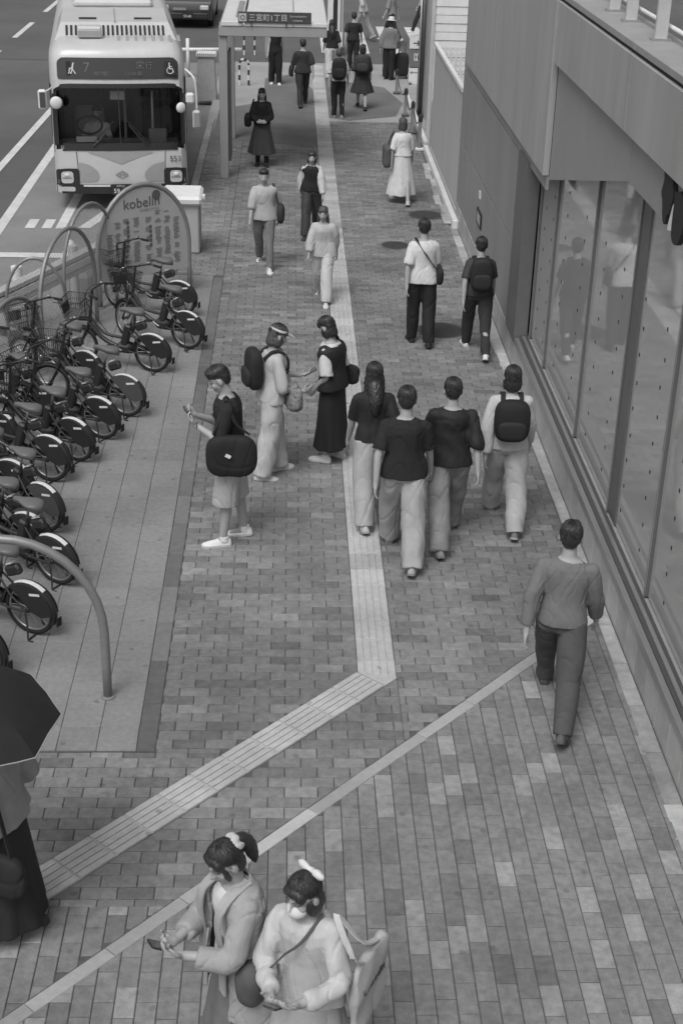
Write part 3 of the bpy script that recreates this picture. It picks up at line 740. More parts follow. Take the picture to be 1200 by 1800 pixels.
for x, kind in ((-.82, 'walk'), (.76, 'chair')):
    M = on_front(x, 2.125, .024)
    pl = MB(); pl.add([M @ Vector(p) for p in ((0, 0, 0), (.19, 0, 0), (.19, .22, 0), (0, .22, 0))], [(0, 1, 2, 3)]); pl.build('symbol_card', m_dark, ds_)
    M = on_front(x, 2.125, .028); fg = MB()
    def seg(a, b_, r): fg.tube([M @ Vector((a[0], a[1], 0)), M @ Vector((b_[0], b_[1], 0))], r, 6, round_=True)
    if kind == 'walk':
        seg((.115, .185), (.116, .186), .014); seg((.11, .165), (.10, .10), .013); seg((.10, .10), (.075, .03), .009); seg((.10, .10), (.145, .03), .009); seg((.108, .15), (.07, .10), .007)
        seg((.055, .11), (.056, .112), .010); seg((.052, .095), (.048, .06), .009); seg((.048, .06), (.03, .03), .006); seg((.048, .06), (.065, .03), .006)
    else:
        seg((.085, .185), (.086, .186), .013); seg((.085, .165), (.09, .10), .010); seg((.09, .10), (.135, .10), .009); seg((.135, .10), (.15, .05), .008); seg((.088, .135), (.125, .135), .007)
        for k in range(10):
            a0, a1 = R(110 + k * 24), R(110 + (k + 1) * 24); seg((.095 + .05 * math.cos(a0), .075 + .05 * math.sin(a0)), (.095 + .05 * math.cos(a1), .075 + .05 * math.sin(a1)), .006)
    fg.build('symbol', m_white, ds_)
# front lower part
patch(-1.09, 1.09, .30, .46, .014, nx=22, nz=3).build('bumper', m_busk, bus, smooth=True)
hl = []
for s_ in (-1, 1):
    a, b_ = sorted((s_ * .70, s_ * 1.085)); hb = patch(a, b_, .44, .72, .016, .04, nx=10, nz=8).build('headlight_housing', m_busk, bus, smooth=True)
    a, b_ = sorted((s_ * .80, s_ * 1.0)); hd = patch(a, b_, .48, .68, .026, .05, nx=10, nz=8).build('headlight', m_lens, hb, smooth=True)
    a, b_ = sorted((s_ * .82, s_ * .98)); patch(a, b_, .555, .58, .030, nx=4, nz=1).build('lamp_divider', m_panel, hb); p = S(s_ * .9, .62, .028); MB().ell(p, (.05, .012, .032)).build('bulb', m_white, hb, smooth=True)
    a, b_ = sorted((s_ * .78, s_ * 1.02)); patch(a, b_, .34, .42, .022, .02, nx=8, nz=3).build('fog_lamp', m_lens if s_ < 0 else m_busg, bus, smooth=True)
    a, b_ = sorted((s_ * .20, s_ * .64)); patch(a, b_, .425, .455, .020, nx=6, nz=1).build('reflector_strip', m_white, bus)
    # grey rounded flank on the front apron
    pts = [(s_ * .70, .50), (s_ * .45, .51), (s_ * .38, .58), (s_ * .40, .68), (s_ * .52, .76), (s_ * .70, .80)]
    pp_ = [S(p[0], p[1], .008) for p in smoothpath([(q[0], q[1], 0) for q in pts], 4)]; cc = S(s_ * .6, .62, .009)
    n = len(pp_); MB().add([cc] + pp_, [(0, i, i + 1) if s_ < 0 else (0, i + 1, i) for i in range(1, n)] + [((0, n, 1) if s_ < 0 else (0, 1, n))]).build('apron_patch', m_busg, bus)
    MB().tube([S(s_ * .72, .46, .006), S(s_ * .715, .7, .008), S(s_ * .73, .94, .008)], .005, 5).build('panel_seam', m_busk, bus)
v_ = [S(-.55, .93, .008), S(0, .78, .010), S(.55, .93, .008)]
MB().add(v_ + [S(0, .93, .010)], [(0, 1, 3), (1, 2, 3)]).build('apron_band', m_busg, bus)
MB().text('553', on_front(.80, .80, .012), .13, .002).build('fleet_number', m_steel_d, bus)
MB().text('553', on_front(-.98, .985, .02), .07, .002).build('fleet_number', m_cream, bus)
em = MB()
for a, b_ in (((-.10, 0), (0, .06)), ((0, .06), (.10, 0)), ((.10, 0), (0, -.06)), ((0, -.06), (-.10, 0)), ((-.05, 0), (.05, 0)), ((-.03, .02), (-.03, -.025)), ((.03, .02), (.03, -.025))):
    em.tube([S(a[0], .63 + a[1], .012), S(b_[0], .63 + b_[1], .012)], .006, 5)
em.build('emblem', m_panel, bus)
np_ = MB().box((.0, -.035, .385), (.36, .02, .17)).build('number_plate', m_busk, bus)
MB().text('59-60', Matrix.Translation((-.15, -.05, .325)) @ Matrix.Rotation(R(90), 4, 'X'), .105, .003, sx=1.0).build('plate_number', m_white, np_)
MB().text('神戸200', Matrix.Translation((-.10, -.05, .425)) @ Matrix.Rotation(R(90), 4, 'X'), .04, .003).build('plate_text', m_cream, np_)
# wipers
for x0, x1 in ((-.12, -.52), (.12, .42)):
    P = [S(x0 + (x1 - x0) * 0 + (.5 if x0 > 0 else -.35) * .0, 1.0, .03), S(x0, 1.06, .035), S((x0 * .3 + x1 * .7), 1.14 + .0, .035)]
MB().tube([S(-.45, 1.02, .03), S(-.33, 1.12, .035), S(-.16, 1.35, .03)], .012, 6).build('wiper', m_busk, bus); MB().tube([S(-.42, 1.10, .03), S(-.10, 1.42, .03)], .008, 5).build('wiper_blade', m_busk, bus)
MB().tube([S(.45, 1.02, .03), S(.33, 1.14, .035), S(.14, 1.36, .03)], .012, 6).build('wiper', m_busk, bus); MB().tube([S(.47, 1.06, .03), S(.12, 1.42, .03)], .008, 5).build('wiper_blade', m_busk, bus)
# mirrors
def disc(c, r, t, M=None): return MB().ell(c, (r, t, r), M, 18, 9)
mi = disc((-1.0, -.16, 1.83), .10, .045).build('round_mirror', m_white, bus, smooth=True); MB().tube([(-1.0, -.14, 1.83), (-1.08, .05, 1.9)], .012, 6).build('mirror_arm', m_dark, mi)
mi = disc((1.0, -.14, 1.74), .085, .04, Matrix.Rotation(R(25), 3, 'Z')).build('round_mirror', m_white, bus, smooth=True); MB().tube([(1.0, -.12, 1.76), (1.08, .06, 1.88)], .012, 6).build('mirror_arm', m_dark, mi)
mi = MB().box((-1.22, .02, 1.85), (.14, .08, .32), bevel=.03).build('side_mirror', m_white, bus); MB().tube([(-1.2, .02, 1.95), (-1.06, .12, 2.02)], .016, 6).build('mirror_arm', m_cream, mi); MB().box((-1.22, -.025, 1.85), (.09, .01, .24)).build('mirror_glass', m_steel_d, mi)
mi = MB().box((1.26, .0, 1.52), (.13, .08, .30), bevel=.03).build('side_mirror', m_cream, bus); MB().tube(smoothpath([(1.27, .02, 1.66), (1.26, -.03, 2.0), (1.22, -.02, 2.2), (1.1, .15, 2.3)], 5), .018, 6).build('mirror_arm', m_white, mi, smooth=True); MB().box((1.26, -.045, 1.52), (.09, .01, .22)).build('mirror_glass', m_panel, mi)
MB().box((1.16, .03, 1.86), (.14, .12, .17), bevel=.03).build('side_lamp_box', m_white, bus)
# side windows, door, wheels
for s_ in (-1, 1):
    for k, (a, b_) in enumerate(((.35, 1.25), (1.35, 2.6), (2.7, 4.0), (4.1, 5.4), (5.5, 6.8), (6.9, 8.2))):
        MB().box((s_ * (W2 + .006), (a + b_) / 2, 1.62 if k or s_ < 0 else 1.35), (.012, b_ - a, .85 if k or s_ < 0 else 1.6)).build('side_window' if k or s_ < 0 else 'door', m_busk, bus)
    for y in (2.0, 7.2):
        w = MB().lathe([(.18, -.13), (.40, -.13), (.44, -.09), (.44, .09), (.40, .13), (.18, .13)], seg=28); w.v = [(s_ * (W2 - .13) + v[2], y + v[0], .44 + v[1]) for v in w.v]
        wh = w.build('wheel', m_rub, bus, smooth=40); h = MB().lathe([(.19, -.10), (.19, .135), (.05, .14)], seg=20); h.v = [(s_ * (W2 - .13) + v[2], y + v[0], .44 + v[1]) for v in h.v]; h.build('rim', m_steel, wh)
# roof: vents, hatch box, air-conditioning pod
pod = MB(); pw = 1.0
rings = [[(-pw, 1.0, 2.66), (pw, 1.0, 2.66), (pw - .10, 1.28, 2.86), (-pw + .10, 1.28, 2.86)]]
pod.add([(-pw, .95, 2.64), (pw, .95, 2.64), (pw - .1, 1.4, 2.87), (-pw + .1, 1.4, 2.87), (-pw, 3.6, 2.64), (pw, 3.6, 2.64), (pw - .1, 3.2, 2.87), (-pw + .1, 3.2, 2.87)],
        [(0, 1, 2, 3), (3, 2, 6, 7), (7, 6, 5, 4), (1, 5, 6, 2), (4, 0, 3, 7)])
rp = pod.build('roof_pod', m_bus, bus)
sd = Vector((0, .45, .23)).normalized()
for k in range(22):
    x = -.80 + k * .076
    if abs(x) < .025: continue
    M = Matrix.Translation((x, 1.18, 2.766)) @ Matrix.Rotation(math.atan2(.23, .45), 4, 'X')
    q = MB().box((0, 0, .004), (.036, .26, .012)); q.v = [tuple(M @ Vector(v)) for v in q.v]; q.build('vent_slot', m_busk, rp)
MB().box((-.42, .86, 2.80), (.40, .30, .17), bevel=.03).build('roof_box', m_bus, bus); MB().box((-.42, .70, 2.77), (.38, .02, .10)).build('roof_box_front', m_busg, bus)
for x in (-.45, .48): MB().box((x, 1.75, 2.885), (.30, .03, .03)).build('roof_slot', m_busk, bus)
MB().box((0, 2.2, 2.885), (.012, 1.7, .02)).build('roof_seam', m_busg, bus)
for k in range(8): MB().box((-.15 + k * .14 + .2, .72, 2.70), (.05, .32, .02), rx=R(9)).build('roof_rib', m_busg, bus)
MB().box((0, 6.0, 2.76), (1.5, 2.6, .14), bevel=.05).build('roof_pod', m_bus, bus)
# inside: dashboard, wheel, seats, partition
MB().box((0, .42, .92), (2.0, .5, .36), bevel=.05).build('dashboard', m_panel, bus)
MB().box((-.55, .20, 1.17), (.34, .02, .09)).build('dash_card', m_white, bus)
sw = MB().tube([(-.5 + .21 * math.cos(R(a)), .62 - .10 * math.sin(R(a)), 1.32 + .17 * math.sin(R(a))) for a in range(0, 360, 20)], .018, 7, closed=True).build('steering_wheel', m_dark, bus, smooth=True)
MB().box((-.5, 1.15, .9), (.5, .14, 1.3), bevel=.05).build('driver_seat', m_seat, bus)
MB().box((.1, 1.2, 1.3), (.04, .8, 1.2)).build('partition', m_seat, bus)
MB().box((.62, .30, 1.18), (.30, .03, .28), bevel=.02).build('fare_display', m_panel, bus)
MB().box((-.02, .30, 1.86), (.24, .03, .15), bevel=.02).build('inner_mirror', m_cream, bus)
MB().tube([(.55, .45, .8), (.55, .45, 1.9)], .02, 8).build('grab_pole', m_cream, bus, smooth=True)
for k in range(4):
    for x in (-.6, .6): MB().box((x, 2.2 + k * 1.0, .95), (.7, .12, .75), bevel=.05).build('passenger_seat', m_seat, bus)
MB().box((0, 4.7, .5), (2.1, 9.2, .06)).build('bus_floor', m_seat, bus)

# ================================================================== dark car beyond the bus
m_car = mat('car_paint', .03, .25, .05, 4, spec=.6, coat=.6)
car = thing('dark_car', 'dark car with chrome plate seen above the bus roof at the top edge', 'car', (-3.2, 45.7, -.13))
def ring(y, hw, zb, zt, zr=None, tw=None):
    tw = tw or hw; return [(-hw, y, zb), (hw, y, zb), (hw * 1.02, y, (zb + zt) / 2), (tw, y, zt), (-tw, y, zt), (-hw * 1.02, y, (zb + zt) / 2)]
MB().loft([ring(0, .74, .28, .62), ring(.08, .80, .24, .78), ring(.9, .82, .22, .92), ring(1.1, .82, .22, .94), ring(3.6, .82, .22, .96), ring(4.1, .80, .24, .90), ring(4.3, .7, .3, .8)]).build('body', m_car, car, smooth=40)
MB().loft([ring(1.05, .72, .92, .95), ring(1.7, .70, .92, 1.36, tw=.58), ring(3.0, .70, .92, 1.40, tw=.58), ring(3.8, .72, .92, .97)]).build('cabin', m_busk, car, smooth=40)
MB().loft([ring(1.75, .62, 1.35, 1.40, tw=.56), ring(2.95, .62, 1.38, 1.43, tw=.56)]).build('roof', m_car, car, smooth=40)
for s_ in (-1, 1):
    for y in (.75, 3.5):
        w = MB().lathe([(.17, -.09), (.28, -.09), (.30, -.06), (.30, .06), (.28, .09), (.17, .09)], seg=22); w.v = [(s_ * .74 + v[2], y + v[0], .30 + v[1]) for v in w.v]; w.build('wheel', m_rub, car, smooth=40)
    MB().box((s_ * .60, -.02, .62), (.26, .06, .14), bevel=.03).build('headlight', m_lens, car)
    MB().box((s_ * .88, 1.25, .98), (.12, .08, .1), bevel=.03).build('door_mirror', m_car, car)
MB().box((0, -.01, .38), (1.4, .05, .16), bevel=.02).build('bumper', m_busk, car); npl = MB().box((.1, -.05, .40), (.33, .02, .16)).build('number_plate', m_busk, car)
MB().text('53-60', Matrix.Translation((-.03, -.064, .345)) @ Matrix.Rotation(R(90), 4, 'X'), .1, .003).build('plate_number', m_white, npl)
MB().box((-.15, -.03, .58), (.4, .04, .07)).build('grille', m_steel, car)

# ================================================================== mesh hoops and information board of the cycle stand
m_pipe = mat('galvanised_pipe', .26, .45, .06, 14, spec=.4, metal=.35)
m_wire = mat('mesh_wire', .33, .6)
def hoop(name, label, a, b_, h, r=.027, mesh=True, leg=.45):
    a = Vector((a[0], a[1], 0)); b_ = Vector((b_[0], b_[1], 0)); L = (b_ - a).length; mid = (a + b_) / 2; rz = math.atan2((b_ - a).y, (b_ - a).x)
    t = thing(name, label, 'hoop', mid, rz, 'arched hoops of the cycle stand')
    hw = L / 2; lz = h * leg; ry = h - lz
    path = [(-hw, 0, 0), (-hw, 0, lz * .5)] + [(-hw * math.cos(R(k * 10)), 0, lz + ry * math.sin(R(k * 10))) for k in range(19)] + [(hw, 0, lz * .5), (hw, 0, 0)]
    MB().tube(path, r, 12).build('pipe', m_pipe, t, smooth=True)
    if mesh:
        mb = MB(); n = int(L / .045)
        def top(x): return lz + ry * math.sqrt(max(0, 1 - (x / hw) ** 2))
        def inside(x, z): return abs(x) < hw * .985 and .12 < z < top(x)
        for sgn in (1, -1):
            c = -h - hw
            while c < h + hw:
                pts = [(x, x * sgn + c) for x in np.linspace(-hw, hw, 60)]; pts = [p for p in pts if inside(*p)]
                if len(pts) > 1: p, q = pts[0], pts[-1]; mb.tube([(p[0], .003 * sgn, p[1]), (q[0], .003 * sgn, q[1])], .0019, 3, caps=False)
                c += .05
        tag(mb.build('wire_mesh', m_wire, t), kind='stuff')
    for x in (-hw, hw): MB().lathe([(.055, 0), (.055, .012), (.03, .02)], (x, 0, 0), 12).build('foot_flange', m_pipe, t)
    return t
hoop('mesh_hoop', 'arched pipe hoop filled with wire mesh, next left of the information board', (-2.94, 16.35), (-2.47, 17.75), 1.42)
hoop('mesh_hoop', 'lower mesh-filled pipe hoop at the far left of the row', (-3.38, 14.95), (-2.94, 16.2), 1.0)
hoop('mesh_hoop', 'thinner mesh hoop standing behind the two leftmost arches', (-3.45, 16.9), (-2.72, 16.95), 1.10, .02)
hoop('mesh_hoop', 'thin tall hoop half hidden behind the information board', (-2.8, 17.35), (-2.3, 18.6), 1.5, .022)
hoop('plain_hoop', 'bare bent pipe hoop in the left foreground over the bicycles', (-2.78, 9.05), (-1.34, 9.09), 1.36, .034, False, .42)
ib = hoop('information_board', 'arched information board with a logo and columns of text in a pipe frame', (-2.5, 18.35), (-1.36, 19.15), 1.58, .032, False, .45)
ib['category'] = 'board'; del ib['group']
L = math.hypot(1.14, .8); hw = L / 2 - .03; h = 1.545; lz = .71
bp = [(-hw, .35)] + [(-hw * math.cos(R(k * 10)), lz + (h - lz) * math.sin(R(k * 10))) for k in range(19)] + [(hw, .35)]
n = len(bp); MB().add([(p[0], -.012, p[1]) for p in bp] + [(p[0], .012, p[1]) for p in bp], [tuple(range(n - 1, -1, -1)), tuple(range(n, 2 * n))] + [(i, (i + 1) % n, (i + 1) % n + n, i + n) for i in range(n)]).build('board_panel', mat('board_print', .40, .6, .03, 6, stain=.05), ib)
bpn = ib.children[-1]
MX = lambda x, z: Matrix.Translation((x, -.016, z)) @ Matrix.Rotation(R(90), 4, 'X')
MB().text('kobelin', MX(-.30, 1.28), .19, .001).build('logo_lettering', mat('print_dark', .10, .6), bpn)
c = MB().lathe([(.062, -.004), (.062, .004)], seg=24); c.v = [(.20 + v[0], -.018 + v[2], 1.42 + v[1]) for v in c.v]; c.build('round_mark', MATS['print_dark'], bpn)
MB().text('SHARE CYCLE', MX(-.05, 1.225), .045, .001).build('small_lettering', m_panel, bpn)
m_print = mat('print_mid', .20, .7); mb = MB(); mb2 = MB()
for ci, (x, z1, z0) in enumerate(((-.56, .97, .45), (-.44, 1.12, .45), (-.31, 1.15, .55), (-.16, 1.15, .55), (.02, 1.13, .5), (.17, 1.2, .45), (.31, 1.18, .45), (.45, 1.08, .45))):
    z = z1
    while z > z0:
        k = rng.random()
        if k < .16: z -= .05; continue
        mb.box((x + .045 + rng.uniform(-.01, .01), -.015, z), (rng.uniform(.05, .10), .004, .009)); z -= .019
for x, z in ((-.24, 1.1), (.10, 1.0)):
    for k in range(5): mb2.box((x, -.015, z - k * .062), (.035, .005, .045))
tag(mb.build('text_lines', m_print, bpn), kind='stuff'); mb2.build('heading_blocks', MATS['print_dark'], bpn)

# ================================================================== hire bicycles
m_bk = mat('bicycle_black', .030, .4, .08, 10, spec=.5)
m_bk2 = mat('guard_black', .027, .5, .08, 10, spec=.4)
m_sad = mat('saddle_vinyl', .13, .45, .08, 10, spec=.5)
m_alu = mat('bicycle_alloy', .35, .35, .06, 20, metal=.7)
m_tyre = mat('tyre_rubber', .022, .85, .1, 30)
m_refl = mat('reflective_tape', .66, .5, .12, 60)
bike = thing('hire_bicycle', 'x', 'bicycle', (0, 0, 0))
WR = .255; WB = 1.03
def torus(c, r, t, nu=36, nv=8):
    mb = MB(); mb.tube([(c[0] + r * math.cos(2 * math.pi * k / nu), c[1], c[2] + r * math.sin(2 * math.pi * k / nu)) for k in range(nu)], t, nv, closed=True); return mb
def bwheel(x, nm):
    w = thing(nm, '', '', (x, 0, WR)); w.parent = bike
    for k in ('label', 'category'): 
        if k in w: del w[k]
    torus((0, 0, 0), WR - .02, .021).build('tyre', m_tyre, w, smooth=True)
    torus((0, 0, 0), WR - .046, .011, 36, 6).build('rim', m_alu, w, smooth=True)
    mb = MB()
    for k in range(20):
        a = R(k * 18); s_ = .022 if k % 2 else -.022
        mb.tube([(.018 * math.cos(a + .6), s_, .018 * math.sin(a + .6)), ((WR - .05) * math.cos(a), 0, (WR - .05) * math.sin(a))], .0018, 4, caps=False)
    mb.build('spokes', m_alu, w)
    h = MB().lathe([(.02, -.05), (.03, -.03), (.016, -.02), (.016, .02), (.03, .03), (.02, .05)], seg=12); h.v = [(v[0], v[2], v[1]) for v in h.v]; h.build('hub', m_bk, w, smooth=40)
    return w
bwheel(0, 'rear_wheel'); bwheel(WB, 'front_wheel')
# frame: step-through
P = dict(bb=(.40, 0, .27), seat=(.27, 0, .66), head_t=(.86, 0, .72), head_b=(.89, 0, .56))
mb = MB(); mb.tube(smoothpath([(.89, 0, .58), (.72, 0, .40), (.55, 0, .31), (.40, 0, .28)], 5), .030, 10); mb.tube([P['bb'], (.27, 0, .64)], .021, 10)
mb.tube([(.875, 0, .54), (.845, 0, .76)], .024, 10); mb.tube(smoothpath([(.86, 0, .66), (.68, 0, .46), (.36, 0, .42)], 5), .02, 10)
for s_ in (-1, 1): mb.tube([(.40, .03 * s_, .27), (.2, .06 * s_, .255), (0, .065 * s_, WR)], .011, 8); mb.tube([(.30, .025 * s_, .56), (.16, .06 * s_, .40), (0, .065 * s_, WR)], .010, 8)
mb.build('frame', m_bk, bike, smooth=50)
mb = MB()
for s_ in (-1, 1): mb.tube(smoothpath([(.885, .045 * s_, .54), (.95, .052 * s_, .40), (WB, .055 * s_, WR)], 4), .013, 8)
mb.tube([(.885, -.05, .545), (.885, .05, .545)], .015, 8); mb.build('fork', m_bk, bike, smooth=50)
MB().box((.35, 0, .47), (.10, .085, .30), ry=R(-16), bevel=.02).build('battery', m_bk2, bike)
MB().box((.39, 0, .285), (.22, .11, .14), bevel=.04).build('motor_case', m_bk2, bike)
MB().tube([(.275, 0, .62), (.235, 0, .80)], .014, 8).build('seat_post', m_alu, bike, smooth=True)
sd_ = MB(); rings = []
for x, hw_, z, th in ((-.02, .03, .80, .05), (.02, .085, .825, .065), (.08, .098, .83, .07), (.15, .075, .83, .06), (.22, .04, .83, .05), (.29, .026, .825, .045), (.315, .012, .815, .03)):
    rings.append([(x + .10, hw_ * math.cos(R(a)), z + (.02 * math.sin(R(a)) if math.sin(R(a)) > 0 else th * math.sin(R(a)))) for a in range(0, 360, 30)])
sd_.loft(rings).build('saddle', m_sad, bike, smooth=True)
mb = MB(); mb.tube([(.845, 0, .74), (.80, 0, 1.02)], .016, 8); mb.tube(smoothpath([(.66, -.27, 1.03), (.74, -.2, 1.05), (.80, -.05, 1.03), (.80, .05, 1.03), (.74, .2, 1.05), (.66, .27, 1.03)], 5), .012, 8)
mb.build('handlebar', m_bk, bike, smooth=50)
for s_ in (-1, 1): MB().tube([(.71, .235 * s_, 1.04), (.62, .295 * s_, 1.025)], .018, 8).build('grip', m_tyre, bike, smooth=50)
for s_ in (-1, 1): MB().tube(smoothpath([(.76, .19 * s_, 1.04), (.78, .24 * s_, 1.03), (.72, .30 * s_, 1.02)], 3), .006, 5).build('brake_lever', m_alu, bike)
MB().ell((.74, -.17, 1.075), (.022, .022, .018), nu=10, nv=6).build('bell', m_alu, bike, smooth=True)
mb = MB(); mb.tube(smoothpath([(.76, .2, 1.05), (.86, .12, 1.0), (.90, .05, .8), (.88, .04, .6)], 5), .005, 5); mb.tube(smoothpath([(.76, -.2, 1.05), (.88, -.1, 1.02), (.91, -.05, .82), (.6, -.03, .38)], 5), .005, 5); mb.build('brake_cable', m_bk, bike)
# basket of wire
mb = MB()
def bkt(u, v, t):    # u,v in -1..1, t 0 bottom..1 top
    return (1.04 + u * (.115 + .035 * t) + .02 * t, v * (.15 + .04 * t), .66 + .24 * t)
for t in (0, .33, .66, 1): mb.tube([bkt(*q, t) for q in ((-1, -1), (1, -1), (1, 1), (-1, 1))], .0065 if t == 1 else .0035, 5, closed=True)
for k in range(11):
    f = -1 + 2 * k / 10
    for q in ((f, -1), (f, 1), (-1, f), (1, f)): mb.tube([bkt(*q, 0), bkt(*q, 1)], .003, 4, caps=False)
    if k % 2 == 0: mb.tube([bkt(f, -1, 0), bkt(f, 1, 0)], .003, 4, caps=False); mb.tube([bkt(-1, f, 0), bkt(1, f, 0)], .003, 4, caps=False)
bk_ = mb.build('basket', m_bk, bike)
MB().box((1.19, 0, .76), (.008, .20, .13), ry=R(8)).build('basket_plate', m_bk2, bk_)
MB().box((.955, 0, .63), (.12, .05, .03)).build('basket_bracket', m_bk, bk_)
MB().ell((1.13, 0, .60), (.04, .03, .03), nu=10, nv=6).build('headlamp', m_alu, bike, smooth=True)
# mudguards with reflective strip, skirt guard
def guard(cx, a0, a1, r0, hw_, off=0.):
    rings = []
    for k in range(19):
        a = R(a0 + (a1 - a0) * k / 18); cc, ss = math.cos(a), math.sin(a)
        rings.append([(cx + (r0 + d) * cc, w, WR + (r0 + d) * ss) for w, d in ((-hw_, -.018), (-hw_ * .75, 0), (0, .006), (hw_ * .75, 0), (hw_, -.018), (hw_ * .7, -.005), (0, 0), (-hw_ * .7, -.005))])
    return MB().loft(rings)
rg = guard(0, 10, 200, WR + .018, .036).build('rear_mudguard', m_bk2, bike, smooth=50)
guard(0, 62, 128, WR + .024, .029).build('reflective_strip', m_refl, rg, smooth=50)
MB().loft([[(-WR - .055, -.03, .24), (-WR - .05, .03, .24), (-WR - .04, .03, .15), (-WR - .05, -.03, .15)], [(-WR - .048, -.03, .24), (-WR - .043, .03, .24), (-WR - .033, .03, .15), (-WR - .043, -.03, .15)]]).build('mud_flap', m_rub, rg)
guard(WB, 15, 150, WR + .018, .034).build('front_mudguard', m_bk2, bike, smooth=50)
for s_ in (-1, 1):
    pts = [(math.cos(R(a)) * (WR + .012), math.sin(R(a)) * (WR + .012)) for a in range(52, 179, 9)] + [(-.155, -.035), (-.05, .0), (.03, .09)]
    n = len(pts); y = .047 * s_
    MB().add([(p[0], y, WR + p[1]) for p in pts] + [(p[0], y * 1.12, WR + p[1]) for p in pts], [tuple(range(n)), tuple(range(2 * n - 1, n - 1, -1))] + [(i, (i + 1) % n, (i + 1) % n + n, i + n) for i in range(n)]).build('skirt_guard', m_bk2, bike)
    MB().box((-.10, y * 1.18, WR + .19), (.11, .004, .022), ry=R(10)).build('guard_sticker', m_refl, bike)
MB().box((.135, 0, .62), (.16, .08, .10), ry=R(22), bevel=.02).build('lock_box', m_bk2, bike); MB().box((.165, 0, .682), (.06, .06, .008), ry=R(22)).build('box_label', m_refl, bike); MB().box((.095, 0, .654), (.06, .06, .008), ry=R(22)).build('box_reflector', m_panel, bike)
# drive side: cranks, chain case, stand
for s_, a in ((1, 30), (-1, 210)):
    c, s2 = math.cos(R(a)), math.sin(R(a)); MB().tube([(.40, .07 * s_, .27), (.40 + .15 * c, .085 * s_, .27 + .15 * s2)], .011, 6).build('crank', m_alu, bike)
    MB().box((.40 + .15 * c, .13 * s_, .27 + .15 * s2), (.09, .09, .022), bevel=.006).build('pedal', m_tyre, bike)
MB().loft([[(x, y, z) for x, z in ((.0, .215), (.40, .19), (.50, .25), (.48, .33), (.38, .36), (0, .295), (-.05, .255))] for y in (-.07, -.055)]).build('chain_case', m_bk2, bike)
ks_ = MB(); 
for s_ in (-1, 1): ks_.tube(smoothpath([(0, .075 * s_, WR - .01), (-.03, .10 * s_, .12), (-.05, .13 * s_, .012), (-.10, .13 * s_, .006)], 4), .009, 7)
ks_.tube([(-.05, -.13, .012), (-.05, .13, .012)], .009, 7); ks_.build('kick_stand', m_bk, bike, smooth=50)

BIKES = [(-1.42, 18.1, 158, 'topmost hire bicycle, its basket and saddle in front of the information board'),
         (-1.25, 16.82, 156, 'hire bicycle with the rear wheel farthest right, beside the dark border strip'),
         (-1.60, 16.0, 156, 'second hire bicycle from the information board row, whole rear wheel in view'),
         (-1.78, 14.62, 153, 'hire bicycle with white-striped mudguard nearest the middle of the slabs'),
         (-1.97, 14.0, 153, 'hire bicycle third in the middle rank, behind the one with the farthest mudguard'),
         (-2.16, 13.42, 154, 'hire bicycle fourth in the middle rank, its guard overlapping the next rear wheel'),
         (-2.36, 12.93, 157, 'hire bicycle at the lower end of the middle rank, full rear wheel showing'),
         (-2.24, 11.85, 150, 'hire bicycle highest in the lower rank with a faded grey skirt guard'),
         (-2.27, 11.25, 150, 'hire bicycle in the lower rank wedged between the faded guard and the bent pipe'),
         (-1.98, 10.85, 150, 'hire bicycle whose white-striped mudguard touches the bent foreground pipe'),
         (-2.06, 10.02, 157, 'lowest whole hire bicycle, rear wheel standing under the bent pipe hoop'),
         (-2.33, 9.38, 155, 'hire bicycle cut by the left frame edge just above the black umbrella'),
         (-2.30, 15.35, 152, 'hire bicycle set back between the upper and the middle rank, basket towards the hoops'),
         (-2.66, 14.35, 156, 'hire bicycle set back behind the middle rank, only its saddle and basket clear'),
         (-2.95, 13.55, 150, 'hire bicycle farthest left, mostly hidden behind the middle rank'),
         (-2.62, 12.35, 154, 'hire bicycle set back by the gap between the middle and lower ranks')]
m_guard_grey = mat('guard_faded', .07, .6, .1, 10)
bikes_ = [bike] + [copy_tree(bike) for _ in BIKES[1:]]
for i, (x, y, a, lb) in enumerate(BIKES):
    o = bikes_[i]
    o.location = (x, y, 0); o.rotation_euler = (R(rng.uniform(-4, 4)), 0, R(a + rng.uniform(-5, 5))); o.scale = (.91, .91, .91)
    o['label'] = lb; o['group'] = 'hire bicycles in the cycle stand'
    st_ = R(rng.choice((-24, -14, -6, 0, 5, 12, 22))); pv = Matrix.Translation((.865, 0, .64)); SM = pv @ Matrix.Rotation(st_, 4, Vector((-.03, 0, .22)).normalized()) @ pv.inverted()
    for ch in o.children:
        if ch.name.split('.')[0] in ('handlebar', 'grip', 'brake_lever', 'bell', 'fork', 'basket', 'headlamp', 'front_wheel', 'front_mudguard', 'brake_cable'): ch.matrix_local = SM @ Matrix.Translation(ch.location)
    if i in (3, 7):
        for ch in o.children:
            if ch.name.startswith('skirt_guard'):
                ch.data = ch.data.copy(); ch.data.materials.clear(); ch.data.materials.append(m_guard_grey)

